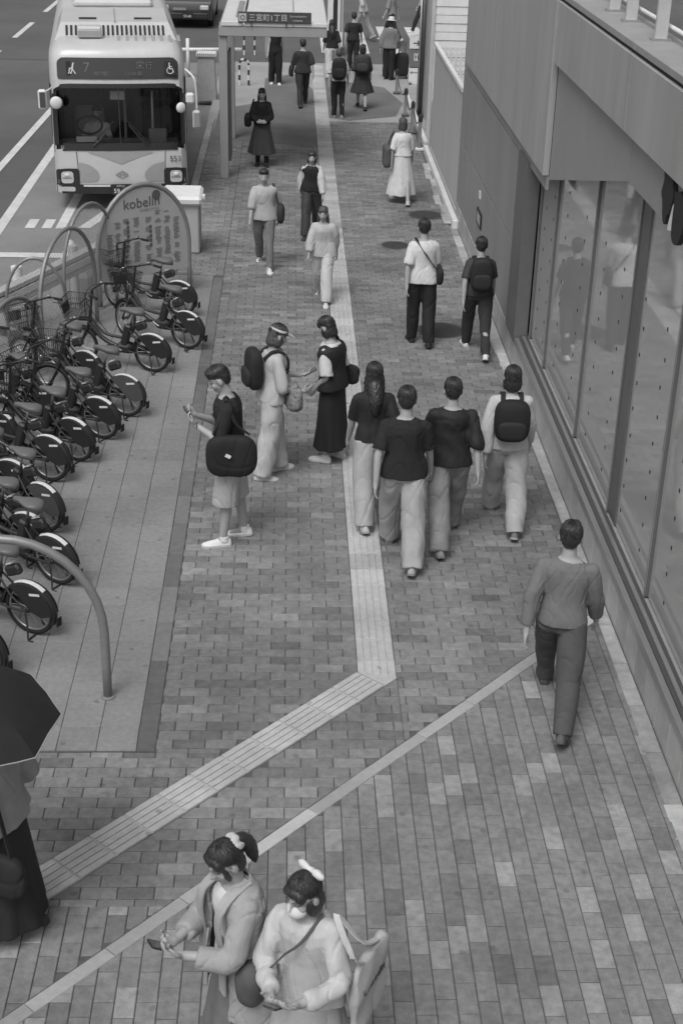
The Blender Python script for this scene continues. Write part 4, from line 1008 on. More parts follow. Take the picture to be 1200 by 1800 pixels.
# ================================================================== people
JOBS = []
def remeshed(name, mb, m, parent, voxel, smooth=4, post=None):
    o = mb.build(name, m, parent, origin=False)
    r = o.modifiers.new('r', 'REMESH'); r.mode = 'VOXEL'; r.voxel_size = voxel; r.use_smooth_shade = True
    if smooth: q = o.modifiers.new('s', 'SMOOTH'); q.iterations = smooth; q.factor = .5
    JOBS.append((o, post)); return o
def finalize():
    dg = bpy.context.evaluated_depsgraph_get()
    new = []
    for o, post in JOBS:
        me = bpy.data.meshes.new_from_object(o.evaluated_get(dg), depsgraph=dg); me.name = o.data.name; new.append(me)
    for (o, post), me in zip(JOBS, new):
        o.modifiers.clear(); old = o.data; mt = old.materials[0]; o.data = me
        if not me.materials: me.materials.append(mt)
        if post:
            n = len(me.vertices); co = np.zeros(n * 3); no = np.zeros(n * 3)
            me.vertices.foreach_get('co', co); me.vertex_normals.foreach_get('vector', no)
            co, tone = post(co.reshape(-1, 3), no.reshape(-1, 3))
            me.vertices.foreach_set('co', co.reshape(-1))
            if tone is not None:
                a = me.attributes.new('tone', 'FLOAT', 'POINT'); a.data.foreach_set('value', tone)
            me.update()
        me.shade_smooth(); bpy.data.meshes.remove(old)
    JOBS.clear()
def folds(amp, f=(14, 14, 6), seed=0):
    """soft drape waves plus sharper creases, mostly running down the cloth"""
    r = np.random.RandomState(seed); W = r.randn(5, 3); U = r.randn(5, 3); ph = r.rand(5) * 6.28; W2 = r.randn(2, 3); P2 = r.rand(2) * 6.28
    def post(co, no):
        q = co * np.array(f); d = 0
        for w, u, p in zip(W, U, ph): d = d + np.sin(q @ w + p + 1.6 * np.sin(q @ u * .6 + p))
        d = d / 4; c = 0
        for w, p in zip(W2, P2):
            s_ = np.abs(np.sin(q @ w * .8 + p + 1.2 * np.sin(q @ w[::-1] * .7 + p))); c = c + np.maximum(0, .25 - s_) / .25
        return co + no * (amp * (1.1 * d - .55 * c))[:, None], None
    return post

m_skin = mat('skin', .36, .55, .06, 30, .05, 200, spec=.35, attr=True)
m_hair = mat('dark_hair', .032, .38, .25, 60, .5, 60, spec=.45, stretch=(1, 1, .12), wave=None)
m_hairb = mat('brown_hair', .075, .5, .25, 60, .5, 60, spec=.45, stretch=(1, 1, .12))
CL = {}
def cloth(v, rough=.9):
    k = ('cloth_%03d' % int(v * 1000))
    return mat(k, v, rough, .07, 14, .25, 260, spec=.2)
def unit(v): v = np.asarray(v, float); return v / (np.linalg.norm(v) + 1e-12)
def ik(a, t, l1, l2, pole):
    a = np.asarray(a, float); t = np.asarray(t, float); d = t - a; L = np.linalg.norm(d)
    if L > (l1 + l2) * .995: d = d / L * (l1 + l2) * .995; L = (l1 + l2) * .995
    x = (l1 * l1 - l2 * l2 + L * L) / (2 * L); h = math.sqrt(max(0, l1 * l1 - x * x)); u = d / L
    p = np.asarray(pole, float); p = unit(p - u * (p @ u)); return a + u * x + p * h, a + d
TOR = [(-.16, .10, .085), (-.08, .150, .102), (0, .165, .112), (.2, .152, .104), (.42, .130, .094), (.62, .146, .104), (.76, .160, .110), (.88, .150, .096), (.96, .105, .076), (1.03, .058, .056), (1.12, .050, .052)]
def tor(t):
    for a, b_ in zip(TOR, TOR[1:]):
        if t <= b_[0]:
            f = (t - a[0]) / (b_[0] - a[0]); return a[1] + (b_[1] - a[1]) * max(0, f), a[2] + (b_[2] - a[2]) * max(0, f)
    return TOR[-1][1:]

class Body:
    def __init__(s, h=1.7, legs=(0, 0, 0, 0), lean=0, head=(0, 0), arms=None, fem=True, spread=.02, sit=None, bow=0.):
        k = s.k = h / 1.70; s.fem = fem
        s.zh = 0; L1, L2 = .425 * k, .40 * k; ah = .08 * k
        s.leg = {}
        lo = 9
        for sd, (a, b_) in ((-1, legs[:2]), (1, legs[2:])):
            hip = np.array([sd * .088 * k, 0, 0.]); a1 = R(a); a2 = R(a - b_)
            kn = hip + L1 * unit([sd * spread, math.sin(a1), -math.cos(a1)]); an = kn + L2 * unit([sd * spread * .5, math.sin(a2), -math.cos(a2)])
            pit = max(-35, min(10, (a - b_) * .8)) if (a - b_) < -8 else 0.
            lo = min(lo, an[2] - ah); s.leg[sd] = [hip, kn, an, pit]
        s.zh = -lo if sit is None else sit
        for sd in s.leg:
            for q in s.leg[sd][:3]: q[2] += s.zh
        s.hip = np.array([0, 0, s.zh + .02 * k]); l = R(lean); s.sp = np.array([0, math.sin(l), math.cos(l)]); s.fw = np.array([0, math.cos(l), -math.sin(l)])
        s.TL = .50 * k
        s.neck = s.c(1.0); sw = (.152 if fem else .176) * k
        s.sh = {sd: s.c(.865) + np.array([sd * sw, 0, 0]) for sd in (-1, 1)}
        arms = arms or {}
        s.arm = {}; s.hand = {}
        for sd in (-1, 1):
            a = arms.get(sd, {}); tg = a.get('to', (.06, .02, -.52)); tg = s.sh[sd] + np.array([sd * tg[0], tg[1], tg[2]]) * k
            el, wr = ik(s.sh[sd], tg, .285 * k, .245 * k, np.array([sd * a.get('out', .35), -.5, -1.]))
            s.arm[sd] = (s.sh[sd], el, wr); d = unit(a.get('dir', wr - el)); n = unit(a.get('nrm', (-sd, .1, 0))); s.hand[sd] = (wr, d, n, a.get('curl', 22))
        p = R(-head[0]); y = R(head[1])
        s.HM = np.array(Matrix.Rotation(y, 3, 'Z') @ Matrix.Rotation(p, 3, 'X'))
        s.hc = s.c(1.02) + np.array([0, math.sin(l + R(head[0]) * .5), math.cos(l + R(head[0]) * .5)]) * .150 * k
        s.hc = s.hc + s.fw * .012 * k
    def c(s, t): return s.hip + s.sp * s.TL * t
    def H(s, p): return s.hc + s.HM @ (np.asarray(p, float) * s.k)
    def hell(s, mb, p, r, nu=16, nv=10): mb.ell(s.H(p), [q * s.k for q in r], s.HM, nu, nv)
    def ring(s, t, e=0., ex=0., n=24, sx=1., yo=0., wave=0., nw=7, ph=0., tmin=-9):
        rx, ry = tor(max(t, tmin)); rx = (rx * (.94 if s.fem and t > .5 else 1.03 if s.fem and t < .3 else 1.0)) * s.k * sx + e + ex; ry = ry * s.k * sx + e
        c = s.c(t) + s.fw * yo; out = []
        for i in range(n):
            a = 2 * math.pi * i / n; w = 1 + wave * math.sin(nw * a + ph)
            out.append(c + np.array([rx * math.cos(a) * w, 0, 0]) + s.fw * (ry * math.sin(a) * w))
        return out
    def cring(s, t, e, th, gap=38, n=22, ex=0., sx=1.):
        rx, ry = tor(max(t, 0.)); rx = rx * s.k * sx + ex; ry = ry * s.k * sx; c = s.c(t); o = []; i_ = []
        for q in range(n):
            a = R(90 + gap + (360 - 2 * gap) * q / (n - 1))
            for lst, ee in ((o, e + th), (i_, e)): lst.append(c + np.array([(rx + ee) * math.cos(a), 0, 0]) + s.fw * ((ry + ee) * math.sin(a)))
        return o + i_[::-1]
    def limb(s, mb, pts, rr, seg=12): mb.tube(smoothpath(pts, 5), np.interp(np.linspace(0, len(pts) - 1, (len(pts) - 1) * 5 + 1), range(len(pts)), rr), seg, round_=True)
    def skin_mesh(s, fine):
        k = s.k; mb = MB(); mb.loft([s.ring(t, sx=.93 if t < .9 else 1.) for t, _, _ in TOR]); mb.tube([s.c(.95), s.c(1.05), s.H((0, -.01, -.03))], [.062 * k, .054 * k, .052 * k], 14, round_=True)
        for sd in (-1, 1):
            hip, kn, an, pit = s.leg[sd]; mid = (kn * .65 + an * .35) + np.array([0, -.012 * k, 0])
            s.limb(mb, [hip, (hip + kn) / 2, kn, mid, an], [.085 * k, .072 * k, .052 * k, .053 * k, .034 * k])
            s.limb(mb, [an, an + np.array([0, .04, -.045]) * k, an + np.array([0, .11, -.06]) * k], [.034 * k, .032 * k, .022 * k])
            sh, el, wr = s.arm[sd]; mb.ell(sh, (.036 * k, .04 * k, .04 * k)); s.limb(mb, [sh, (sh + el) / 2, el, el * .6 + wr * .4, wr], [.036 * k, .039 * k, .036 * k, .035 * k, .024 * k])
            s.hand_mesh(mb, sd)
        for p, r in (((0, -.012, .02), (.074, .093, .098)), ((0, .020, -.035), (.061, .066, .086)), ((0, .046, -.094), (.034, .034, .028)), ((0, .072, .018), (.048, .018, .012)),
                     ((.034, .055, -.03), (.028, .026, .03)), ((-.034, .055, -.03), (.028, .026, .03)), ((0, .080, -.062), (.024, .013, .007)), ((0, .078, -.076), (.020, .014, .008)),
                     ((.079, -.008, -.012), (.013, .022, .034)), ((-.079, -.008, -.012), (.013, .022, .034)), ((0, .092, -.035), (.016, .016, .011))): s.hell(mb, p, r)
        mb.tube([s.H((0, .082, .012)), s.H((0, .098, -.018)), s.H((0, .104, -.034))], [.007 * k, .009 * k, .012 * k], 8, round_=True)
        return mb
    def hand_mesh(s, mb, sd):
        k = s.k; w, d, n, curl = s.hand[sd]; n = unit(n - d * (n @ d)); lat = np.cross(d, n) * sd      # towards the thumb
        M = np.stack([lat, n, d], 1); mb.ell(w + d * .048 * k, (.038 * k, .016 * k, .052 * k), M, 12, 8); mb.tube([w - d * .02 * k, w + d * .03 * k], [.026 * k, .024 * k], 10, round_=True)
        for i, (o, L) in enumerate(((.029, .068), (.010, .077), (-.010, .072), (-.028, .056))):
            p = w + d * (.088 - .004 * abs(i - 1.2)) * k + lat * o * k; P = [p]; a = R(curl * .6)
            for f in (.42, .32, .26):
                P.append(P[-1] + (d * math.cos(a) + n * math.sin(a)) * L * f * k); a += R(curl)
            mb.tube(P, [.0095 * k, .009 * k, .0085 * k, .0075 * k], 8, round_=True)
        p = w + d * .03 * k + lat * .03 * k; P = [p, p + (d * .6 + lat * .7 + n * .25) * .036 * k]; P.append(P[-1] + (d * .85 + lat * .25 + n * .45) * .03 * k); P.append(P[-1] + (d * .9 - lat * .1 + n * .4) * .024 * k)
        mb.tube(P, [.013 * k, .011 * k, .010 * k, .008 * k], 8, round_=True)
    def tone_post(s, dk=.3):
        inv = np.linalg.inv(s.HM)
        def post(co, no):
            q = ((co - s.hc) @ inv.T) / s.k; t = np.ones(len(co))
            ax = np.abs(q[:, 0]); f = q[:, 1] > .05
            def spot(cx, cz, rx, rz): return f & (((ax - cx) / rx) ** 2 + ((q[:, 2] - cz) / rz) ** 2 < 1)
            t[spot(.031, .026, .021, .006)] = dk; t[spot(.031, .001, .015, .007)] = dk + .05; t[spot(0, -.068, .024, .011)] = .68
            return co, t
        return post

def sleeve(b, mb, sd, frac, r0, r1, e):
    sh, el, wr = b.arm[sd]; k = b.k
    if frac <= .5: f = frac / .5; end = sh + (el - sh) * f; mb.tube([sh - np.array([sd * .03 * k, 0, 0]), sh, (sh + end) / 2, end], [.042 * k + e * .5, .044 * k + e * .5, r0, r0 * 1.06], 14, caps=True)
    else:
        f = (frac - .5) / .5; end = el + (wr - el) * f; P = smoothpath([sh, (sh + el) / 2, el, end], 5)
        mb.tube(P, np.interp(np.linspace(0, 3, len(P)), range(4), [.044 * k + e * .5, r0, r0, r1]), 14); mb.ell(sh, [.043 * k + e * .5] * 3)
def g_top(b, v, hem=-.02, sleeves=.3, ease=.014, box=.0, cuff=None, nm='shirt', vox=.012, amp=.0105, arms=(-1, 1), fl=(16, 16, 10), neck=.985, m=None):
    mb = MB(); ts = [hem + (neck - hem) * i / 10 for i in range(11)]
    mb.loft([b.ring(t, ease + (.03 * max(0, .3 - t)), box * max(0, .9 - t), tmin=0.) for t in ts])
    for sd in arms:
        mb.ell(b.sh[sd] - np.array([sd * .012, 0, 0]), [.043 * b.k + ease * .6] * 3)
        if sleeves > 0: sleeve(b, mb, sd, sleeves, .044 * b.k + ease * 1.2, cuff or (.030 * b.k + ease), ease)
    return (nm, mb, m or cloth(v), vox, 4, folds(amp, fl, rng.randrange(999)))
def g_jacket(b, v, hem=-.3, sleeves=.95, ease=.02, th=.016, gap=34, nm='jacket', vox=.012, amp=.008, flare=.10, collar=True):
    mb = MB(); ts = [hem + (.96 - hem) * i / 10 for i in range(11)]
    mb.loft([b.cring(max(t, -.15) if False else t, ease + flare * max(0, .35 - t) * .5, th, gap, ex=.02) for t in ts])
    if collar: mb.loft([b.cring(t, .012 + .05 * (1.06 - t), .016, 46, sx=1.05) for t in (.93, 1.0, 1.05)])
    for sd in (-1, 1): sleeve(b, mb, sd, sleeves, .052 * b.k + ease, .042 * b.k + ease * .6, ease * 1.1)
    return (nm, mb, cloth(v), vox, 3, folds(amp, (18, 18, 8), rng.randrange(999)))
def g_trousers(b, v, length=1., wide=.0, ease=.014, nm='trousers', vox=.012, amp=.012, fl=(15, 15, 9), m=None):
    mb = MB(); k = b.k; mb.loft([b.ring(t, e_) for t, e_ in ((-.15, ease), (-.1, ease), (-.02, ease), (.05, ease * .6), (.12, .002))])
    for sd in (-1, 1):
        hip, kn, an, pit = b.leg[sd]; P = [hip + np.array([0, 0, .02]), (hip + kn) / 2, kn, (kn + an) / 2, an + np.array([0, 0, -.02 * k])]
        rr = [.094 * k + ease, .080 * k + ease + wide * .5, .060 * k + ease + wide, .055 * k + ease + wide, .046 * k + ease + wide * 1.05]
        L = length * 4; n = max(2, int(L) + 1); Q = smoothpath(P, 6); m_ = max(3, int(len(Q) * length)); Q = Q[:m_]; r_ = np.interp(np.linspace(0, 4 * (m_ - 1) / 24, m_), range(5), rr)
        mb.tube(Q, r_, 16)
    return (nm, mb, m or cloth(v), vox, 4, folds(amp, fl, rng.randrange(999)))
def g_skirt(b, v, length=.6, flare=.12, nm='skirt', vox=.012, top=.36, amp=.005, waves=.05, m=None):
    mb = MB(); rings = [b.ring(t, .014, n=48) for t in (top, .2, .05)]; k = b.k; ph = rng.random() * 6; z0 = b.c(.05)[2]
    for i in range(1, 9):
        f = i / 8; z = z0 - length * k * f; ws = waves * f; out = []
        for q in range(48):
            a = 2 * math.pi * q / 48; w = 1 + ws * math.sin(9 * a + ph) + ws * .6 * math.sin(5 * a + 2 * ph); rx = (.172 * k + flare * f) * w; ry = (.125 * k + flare * f) * w
            out.append(np.array([rx * math.cos(a), ry * math.sin(a), z]))
        rings.append(out)
    mb.loft(rings); return (nm, mb, m or cloth(v), vox, 2, folds(amp, (14, 14, 4), rng.randrange(999)))
def g_hair(b, kind, m=None, vox=.010):
    mb = MB(); E = lambda p, r: b.hell(mb, p, r)
    E((0, -.012, .062), (.080, .094, .066)); E((0, -.045, .02), (.080, .066, .088)); E((.062, -.022, .03), (.016, .040, .045)); E((-.062, -.022, .03), (.016, .040, .045))
    if kind == 'short': E((0, .035, .088), (.064, .05, .034)); E((0, -.048, -.035), (.058, .046, .042)); E((.03, .05, .09), (.03, .03, .028))
    else:
        E((0, .045, .070), (.062, .042, .036)); E((.045, .05, .05), (.028, .03, .04)); E((-.045, .05, .05), (.028, .03, .04))
        E((0, -.05, -.04), (.074, .055, .075))
        if kind == 'long':
            for sd in (-1, 1): mb.tube(smoothpath([b.H((sd * .062, -.01, 0)), b.H((sd * .075, -.02, -.09)), b.c(.92) + np.array([sd * .075 * b.k, -.02, .02])], 4), [.028 * b.k] * 9, 10, round_=True)
            mb.loft([[b.H((.078 * math.cos(R(a)) * w, -.055 + .045 * math.sin(R(a)), z)) for a in range(0, 360, 24)] for z, w in ((0, 1), (-.08, 1.05), (-.14, 1.1))])
            c0 = b.c(.9) - b.fw * .10 * b.k; mb.tube(smoothpath([b.H((0, -.06, -.1)), b.c(1.0) - b.fw * .075 * b.k, b.c(.82) - b.fw * .115 * b.k, b.c(.62) - b.fw * .118 * b.k], 4), np.interp(np.linspace(0, 3, 13), range(4), [.07 * b.k, .075 * b.k, .065 * b.k, .03 * b.k]), 12, round_=True)
        if kind == 'bob': E((.066, .0, -.05), (.024, .055, .07)); E((-.066, .0, -.05), (.024, .055, .07)); E((0, -.05, -.08), (.072, .05, .055))
        if kind == 'pony':
            mb.tube(smoothpath([b.H((0, -.085, .06)), b.H((0, -.13, .05)), b.H((0.01, -.155, -.02)), b.H((.015, -.15, -.12)), b.H((.01, -.14, -.18))], 4), np.interp(np.linspace(0, 4, 17), range(5), [.03, .036, .042, .034, .012]) * b.k, 12, round_=True)
            E((.058, .04, -.03), (.014, .018, .06)); E((-.058, .04, -.03), (.014, .018, .06))
        if kind == 'bun': E((0, -.10, .06), (.04, .04, .04))
    def post(co, no):
        inv = np.linalg.inv(b.HM); q = ((co - b.hc) @ inv.T) / b.k; th = np.arctan2(q[:, 0], -q[:, 1]); d = np.sin(th * 22 + 5 * np.sin(q[:, 2] * 25)) * .0028 + np.sin(th * 47 + q[:, 2] * 60) * .0018 + np.sin(q[:, 0] * 150 + 3 * np.sin(q[:, 1] * 90)) * np.sin(q[:, 2] * 130) * .0025
        return co + no * (d * (.35 if vox < .008 else 1.))[:, None], None
    return ('hair', mb, m or m_hair, vox, 3, post)
def hair_strands(b, p, n=190, back=118, front=58, m=None):
    mb = MB(); rr = random.Random(5)
    for i in range(n):
        th = rr.uniform(0, 2 * math.pi); fr = max(0, math.sin(th)); end = (back + (front - back) * fr ** .6) * rr.uniform(.75, 1.03); P = []
        sc_ = rr.uniform(1.0, 1.045); tw = rr.uniform(-.25, .25); st = rr.uniform(2, 30)
        for q in range(8):
            ph = R(st + (end - st) * q / 7); a = th + tw * q / 7; w = 1 + .012 * math.sin(q * 1.7 + i)
            P.append(b.H((.083 * sc_ * w * math.sin(ph) * math.cos(a), -.012 + .100 * sc_ * w * math.sin(ph) * math.sin(a), .030 + .099 * sc_ * math.cos(ph))))
        mb.tube(P, [.0016, .0022, .0024, .0024, .0024, .0022, .0018, .0008], 4)
    return tag(mb.build('hair_strands', m or m_hair, p, smooth=True), kind='stuff')
SHOE = [(-.075, .020, .045), (-.062, .033, .072), (-.02, .038, .088), (.03, .038, .078), (.08, .045, .058), (.13, .047, .048), (.17, .038, .038), (.192, .018, .026)]
def add_shoes(b, p, v, sole=None, boot=0., nm='shoe'):
    k = b.k
    for sd in (-1, 1):
        hip, kn, an, pit = b.leg[sd]; M = Matrix.Translation(an) @ Matrix.Rotation(R(-sd * 8), 4, 'Z') @ Matrix.Rotation(R(pit), 4, 'X') @ Matrix.Translation((0, 0, -.08 * k))
        mb = MB(); rings = []
        for y, hw, hh in SHOE:
            out = []
            for a in range(0, 360, 30):
                c, s_ = math.cos(R(a)), math.sin(R(a)); z = .016 + (hh - .016) * (s_ if s_ > 0 else 0) ** .8; out.append(tuple(M @ (Vector((hw * c * (1 if s_ <= 0 else (1 - .25 * s_)), y, z)) * k)))
            rings.append(out)
        mb.loft(rings)
        if boot > 0: mb.tube([an + np.array([0, -.01, -.02]) * k, an + (kn - an) * boot], [.050 * k, .056 * k], 14)
        else: mb.tube([an + np.array([0, -.008, -.03]) * k, an + np.array([0, -.01, .015]) * k], [.046 * k, .042 * k], 14)
        o = mb.build(nm, cloth(v, .6), p, smooth=60)
        mb = MB(); mb.loft([[tuple(M @ (Vector((hw * 1.06 * c, y * 1.02, z)) * k)) for c, z in ((-1, 0), (-1, .02), (1, .02), (1, 0))] for y, hw, hh in SHOE]); mb.build('sole', cloth(sole if sole is not None else v, .6), o)
def person(label, pos, heading, b, pieces, shoes=(.5, None, 0.), vox=.012, fine=False, group=None, z=0.):
    o = remeshed('person', b.skin_mesh(fine), m_skin, None, vox, 3, b.tone_post(.28 if vox < .012 else .62))
    tag(o, label, 'person', group); o.location = (pos[0], pos[1], z); o.rotation_euler = (0, 0, R(heading))
    for nm, mb, m, v, sm, post in pieces: remeshed(nm, mb, m, o, min(v, vox * 1.15), sm, post)
    if shoes: add_shoes(b, o, *shoes)
    if .009 <= vox <= .0096: hair_strands(b, o, 130, 100, 52)
    return o
def carried(name, label, cat, p, parts, group=None):
    """a thing carried by a person, built in the person's own frame; top-level with parts"""
    pts = np.array([v for q in parts for v in q[1].v]); lo, hi = pts.min(0), pts.max(0); base = Vector(((lo[0] + hi[0]) / 2, (lo[1] + hi[1]) / 2, lo[2]))
    M = Matrix.Translation(p.location) @ Matrix.Rotation(p.rotation_euler.z, 4, 'Z')
    t = thing(name, label, cat, M @ base, p.rotation_euler.z, group)
    for nm, mb, m, vox, sm, post in parts:
        mb.v = [(v[0] - base.x, v[1] - base.y, v[2] - base.z) for v in mb.v]
        if vox: remeshed(nm, mb, m, t, vox, sm, post)
        else: mb.build(nm, m, t, smooth=50)
    return t
def softbox(c, d, n=2.6, e=8, M=None):     # rounded cushion-like box
    mb = MB(); c = np.asarray(c, float); V = []; F = []; nu, nv = 28, 14
    f = lambda t: math.copysign(abs(t) ** (2 / n), t)
    for j in range(nv + 1):
        a = -math.pi / 2 + math.pi * j / nv
        for i in range(nu):
            q = 2 * math.pi * i / nu; p = np.array([d[0] / 2 * f(math.cos(a)) * f(math.cos(q)), d[1] / 2 * f(math.cos(a)) * f(math.sin(q)), d[2] / 2 * f(math.sin(a))]); V.append(c + (p if M is None else np.asarray(M) @ p))
    for j in range(nv):
        for i in range(nu): k = (i + 1) % nu; F.append((j * nu + i, j * nu + k, (j + 1) * nu + k, (j + 1) * nu + i))
    return mb.add(V, F)
def strap(P, w=.02, t=.004):
    P = smoothpath(P, 5); rings = []
    for i, p in enumerate(P):
        d = unit(P[min(i + 1, len(P) - 1)] - P[max(i - 1, 0)]); x, y, _ = frame_of(d, (0, 0, 1) if abs(d[2]) < .9 else (0, 1, 0)); rings.append([p + x * w * a + y * t * q for a, q in ((-.5, -.5), (.5, -.5), (.5, .5), (-.5, .5))])
    return MB().loft(rings)
def backpack(p, b, v, label, size=(.29, .15, .42), group='backpacks worn by walkers'):
    c = b.c(.62) - b.fw * (.105 * b.k + .02 + size[1] / 2); parts = [('pack', softbox(c, size, 3.2), cloth(v, .7), 0, 0, None), ('front_pocket', softbox(c - b.fw * (size[1] / 2) + np.array([0, 0, -size[2] * .18]), (size[0] * .8, .07, size[2] * .45), 3.2), cloth(v * 1.2, .7), 0, 0, None)]
    for sd in (-1, 1):
        x = sd * .085 * b.k; parts.append(('shoulder_strap', strap([b.c(.86) - b.fw * .13 * b.k + np.array([x, 0, 0]), b.c(.985) + np.array([x, 0, .02]) + b.fw * -.02, b.c(.93) + b.fw * .115 * b.k + np.array([x, 0, .0]), b.c(.62) + b.fw * .128 * b.k + np.array([x * 1.3, 0, 0]), b.c(.5) + np.array([sd * .17 * b.k, 0, 0])], .045, .014), cloth(v, .7), 0, 0, None))
    return carried('backpack', label, 'backpack', p, parts, group)
def handbag(p, b, v, label, sd, c, size, strap_pts=None, name='shoulder_bag', cat='bag', m=None, extra=()):
    c = np.asarray(c, float); parts = [('bag_body', softbox(c, size, 6 if name == 'tote_bag' else 3.0), m or cloth(v, .7), .012, 2, folds(.011, (13, 13, 9), rng.randrange(99)))]
    if strap_pts: parts.append(('strap', strap(strap_pts, .014 if name == 'cloth_pouch' else .032, .008), cloth(v, .7), 0, 0, None))
    return carried(name, label, cat, p, parts + list(extra))
HANG = {}
def walk(f, sw=.16): # opposite arm swing for right-leg-forward f
    return {1: dict(to=(.07, -sw * f, -.50), curl=25), -1: dict(to=(.07, sw * f, -.50), curl=25)}
STR = (26, 6, -18, 14); STL = (-18, 14, 26, 6)
phone_m = mat('phone_body', .03, .25, .02, 5, spec=.6)
def phone_in(p, b, label, c, tilt, rz=0, sc=.12):
    M = np.array(Matrix.Rotation(rz, 3, 'Z') @ Matrix.Rotation(tilt, 3, 'X')); mb = softbox(c, (.074, .010, .150), 7, M=M)
    s2 = MB(); q = np.asarray(c, float) + M @ np.array([0, -.0056, 0]); s2.add([q + M @ np.array([x * .033, 0, z * .069]) for x, z in ((-1, -1), (1, -1), (1, 1), (-1, 1))], [(0, 1, 2, 3)])
    return carried('smartphone', label, 'phone', p, [('case', mb, phone_m, 0, 0, None), ('screen', s2, mat('phone_screen', .12, .15, .02, spec=.6), 0, 0, None)])
NEAR, MID, FAR = .0065, .0095, .014

# ---- two women in the foreground
b = Body(1.60, (3, 2, -4, 4), 4, (24, 8), {1: dict(to=(-.10, .32, -.24), out=.7, dir=(-.35, .75, .35), nrm=(-.3, -.4, .85), curl=34), -1: dict(to=(-.06, .34, -.22), out=.7, dir=(.3, .8, .35), nrm=(.3, -.3, .85), curl=30)})
A = person('woman in pale open jacket and white top looking down at her phone, hair tied back', (-.215, 5.50), 118, b,
    [g_top(b, .62, -.05, 0, .012, nm='white_top', vox=.009, amp=.006), g_skirt(b, .17, .74, .09, vox=.010, waves=.07), g_jacket(b, .34, -.62, .86, .022, .014, 30, vox=.0095, amp=.010), g_hair(b, 'pony', vox=.0065)], (.2, None, 0), NEAR)
hair_strands(b, A)
for sd in (-1, 1):
    strap([b.c(1.04) - b.fw * .05 + np.array([sd * .055, 0, .0]), b.c(1.0) + b.fw * .06 + np.array([sd * .085, 0, 0]), b.c(.86) + b.fw * .135 + np.array([sd * .10, 0, 0]), b.c(.62) + b.fw * .155 + np.array([sd * .105, 0, 0]), b.c(.3) + b.fw * .15 + np.array([sd * .11, 0, 0]), b.c(-.2) + b.fw * .17 + np.array([sd * .12, 0, 0])], .062, .010).build('lapel', cloth(.38), A, smooth=60)
sc_ = MB()
for k_ in range(14):
    a = k_ / 14 * 6.283; sc_.ell(b.H((.034 * math.cos(a), -.098 + .01 * math.sin(3 * a), .058 + .034 * math.sin(a))), (.022, .024, .020))
remeshed('scrunchie', sc_, cloth(.5), A, .006, 2, folds(.004, (60, 60, 60), 3))
w, d, n, _ = b.hand[-1]; w2 = b.hand[1][0]; phone_in(A, b, 'dark smartphone held in both hands by the woman with tied-back hair', (w + w2) / 2 + np.array([0, .10, .055]) , R(-55))
handbag(A, b, .03, 'thin black shoulder bag strap and bag behind the woman in the pale jacket', 1, b.c(.25) + np.array([.24, -.10, 0]), (.10, .22, .20), [b.c(.95) + np.array([.09, -.09, .0]), b.c(.99) + np.array([.11, 0, .045]), b.c(.9) + np.array([.16, -.02, -.0]), b.c(.4) + np.array([.25, -.06, 0])])

b = Body(1.58, (2, 2, -3, 3), 3, (18, -20), {1: dict(to=(-.10, .30, -.27), out=.8, dir=(-.4, .75, .3), nrm=(-.3, -.4, .85), curl=32), -1: dict(to=(-.04, .30, -.26), out=.8, dir=(.35, .8, .3), nrm=(.3, -.35, .85), curl=30)})
B = person('woman in loose cream blouse and white mask, white hair bow, looking at her phone', (.125, 5.30), 152, b,
    [g_top(b, .50, -.12, .93, .017, .02, cuff=.045, nm='blouse', vox=.008, amp=.011, fl=(24, 24, 9)), g_skirt(b, .42, .72, .12, vox=.010, waves=.08), g_hair(b, 'bob', vox=.0065)], (.3, None, 0), NEAR)
hair_strands(b, B)
mk = MB()
b.hell(mk, (0, .060, -.056), (.060, .060, .050)); remeshed('face_mask', mk, mat('mask_paper', .62, .9, .03), B, .006, 2)
bw = MB()
for p_, r_ in (((.05, -.085, .10), (.05, .02, .035)), ((-.05, -.085, .105), (.045, .02, .03)), ((0, -.088, .10), (.018, .02, .02)), ((.04, -.09, .06), (.018, .012, .05)), ((-.03, -.09, .06), (.016, .012, .045))): b.hell(bw, p_, r_)
remeshed('hair_bow', bw, cloth(.66), B, .006, 2, folds(.005, (50, 50, 50), 5))
w, w2 = b.hand[-1][0], b.hand[1][0]; phone_in(B, b, 'pale-edged smartphone held by the woman in the white mask', (w + w2) / 2 + np.array([0, .10, .05]), R(-55))
cT = b.c(.02) + np.array([-.27, -.13, -.02]); m_tote = mat('tote_canvas', .44, .9, .06, 8, .2, 200, stain=.06)
_tm = Matrix(((0, 0, -1, cT[0] - .031), (-1, 0, 0, cT[1] + .13), (0, 1, 0, cT[2] + .03), (0, 0, 0, 1)))
Tb = handbag(B, b, .55, 'cream canvas tote bag with handwritten lettering hanging from the masked woman', -1, cT, (.055, .36, .46), [cT + np.array([0, -.09, .22]), b.c(.7) + np.array([-.26, -.07, 0]), b.c(.965) + np.array([-.15, -.01, .055]), b.c(.7) + np.array([-.27, .05, 0]), cT + np.array([0, .09, .22])], 'tote_bag', 'bag', m_tote, [('lettering', MB().text('Chaedin', _tm, .075, .004), m_steel_d, 0, 0, None)])
handbag(B, b, .10, 'dark grey cloth pouch hanging in front between the two women', 1, b.c(.10) + np.array([.24, .12, -.04]), (.14, .22, .26), [b.c(.99) + np.array([-.085, .0, .03]), b.c(.88) + b.fw * .135 + np.array([-.04, 0, 0]), b.c(.68) + b.fw * .165 + np.array([.04, 0, 0]), b.c(.42) + b.fw * .17 + np.array([.12, 0, 0]), b.c(.2) + np.array([.22, .13, 0])], 'cloth_pouch')

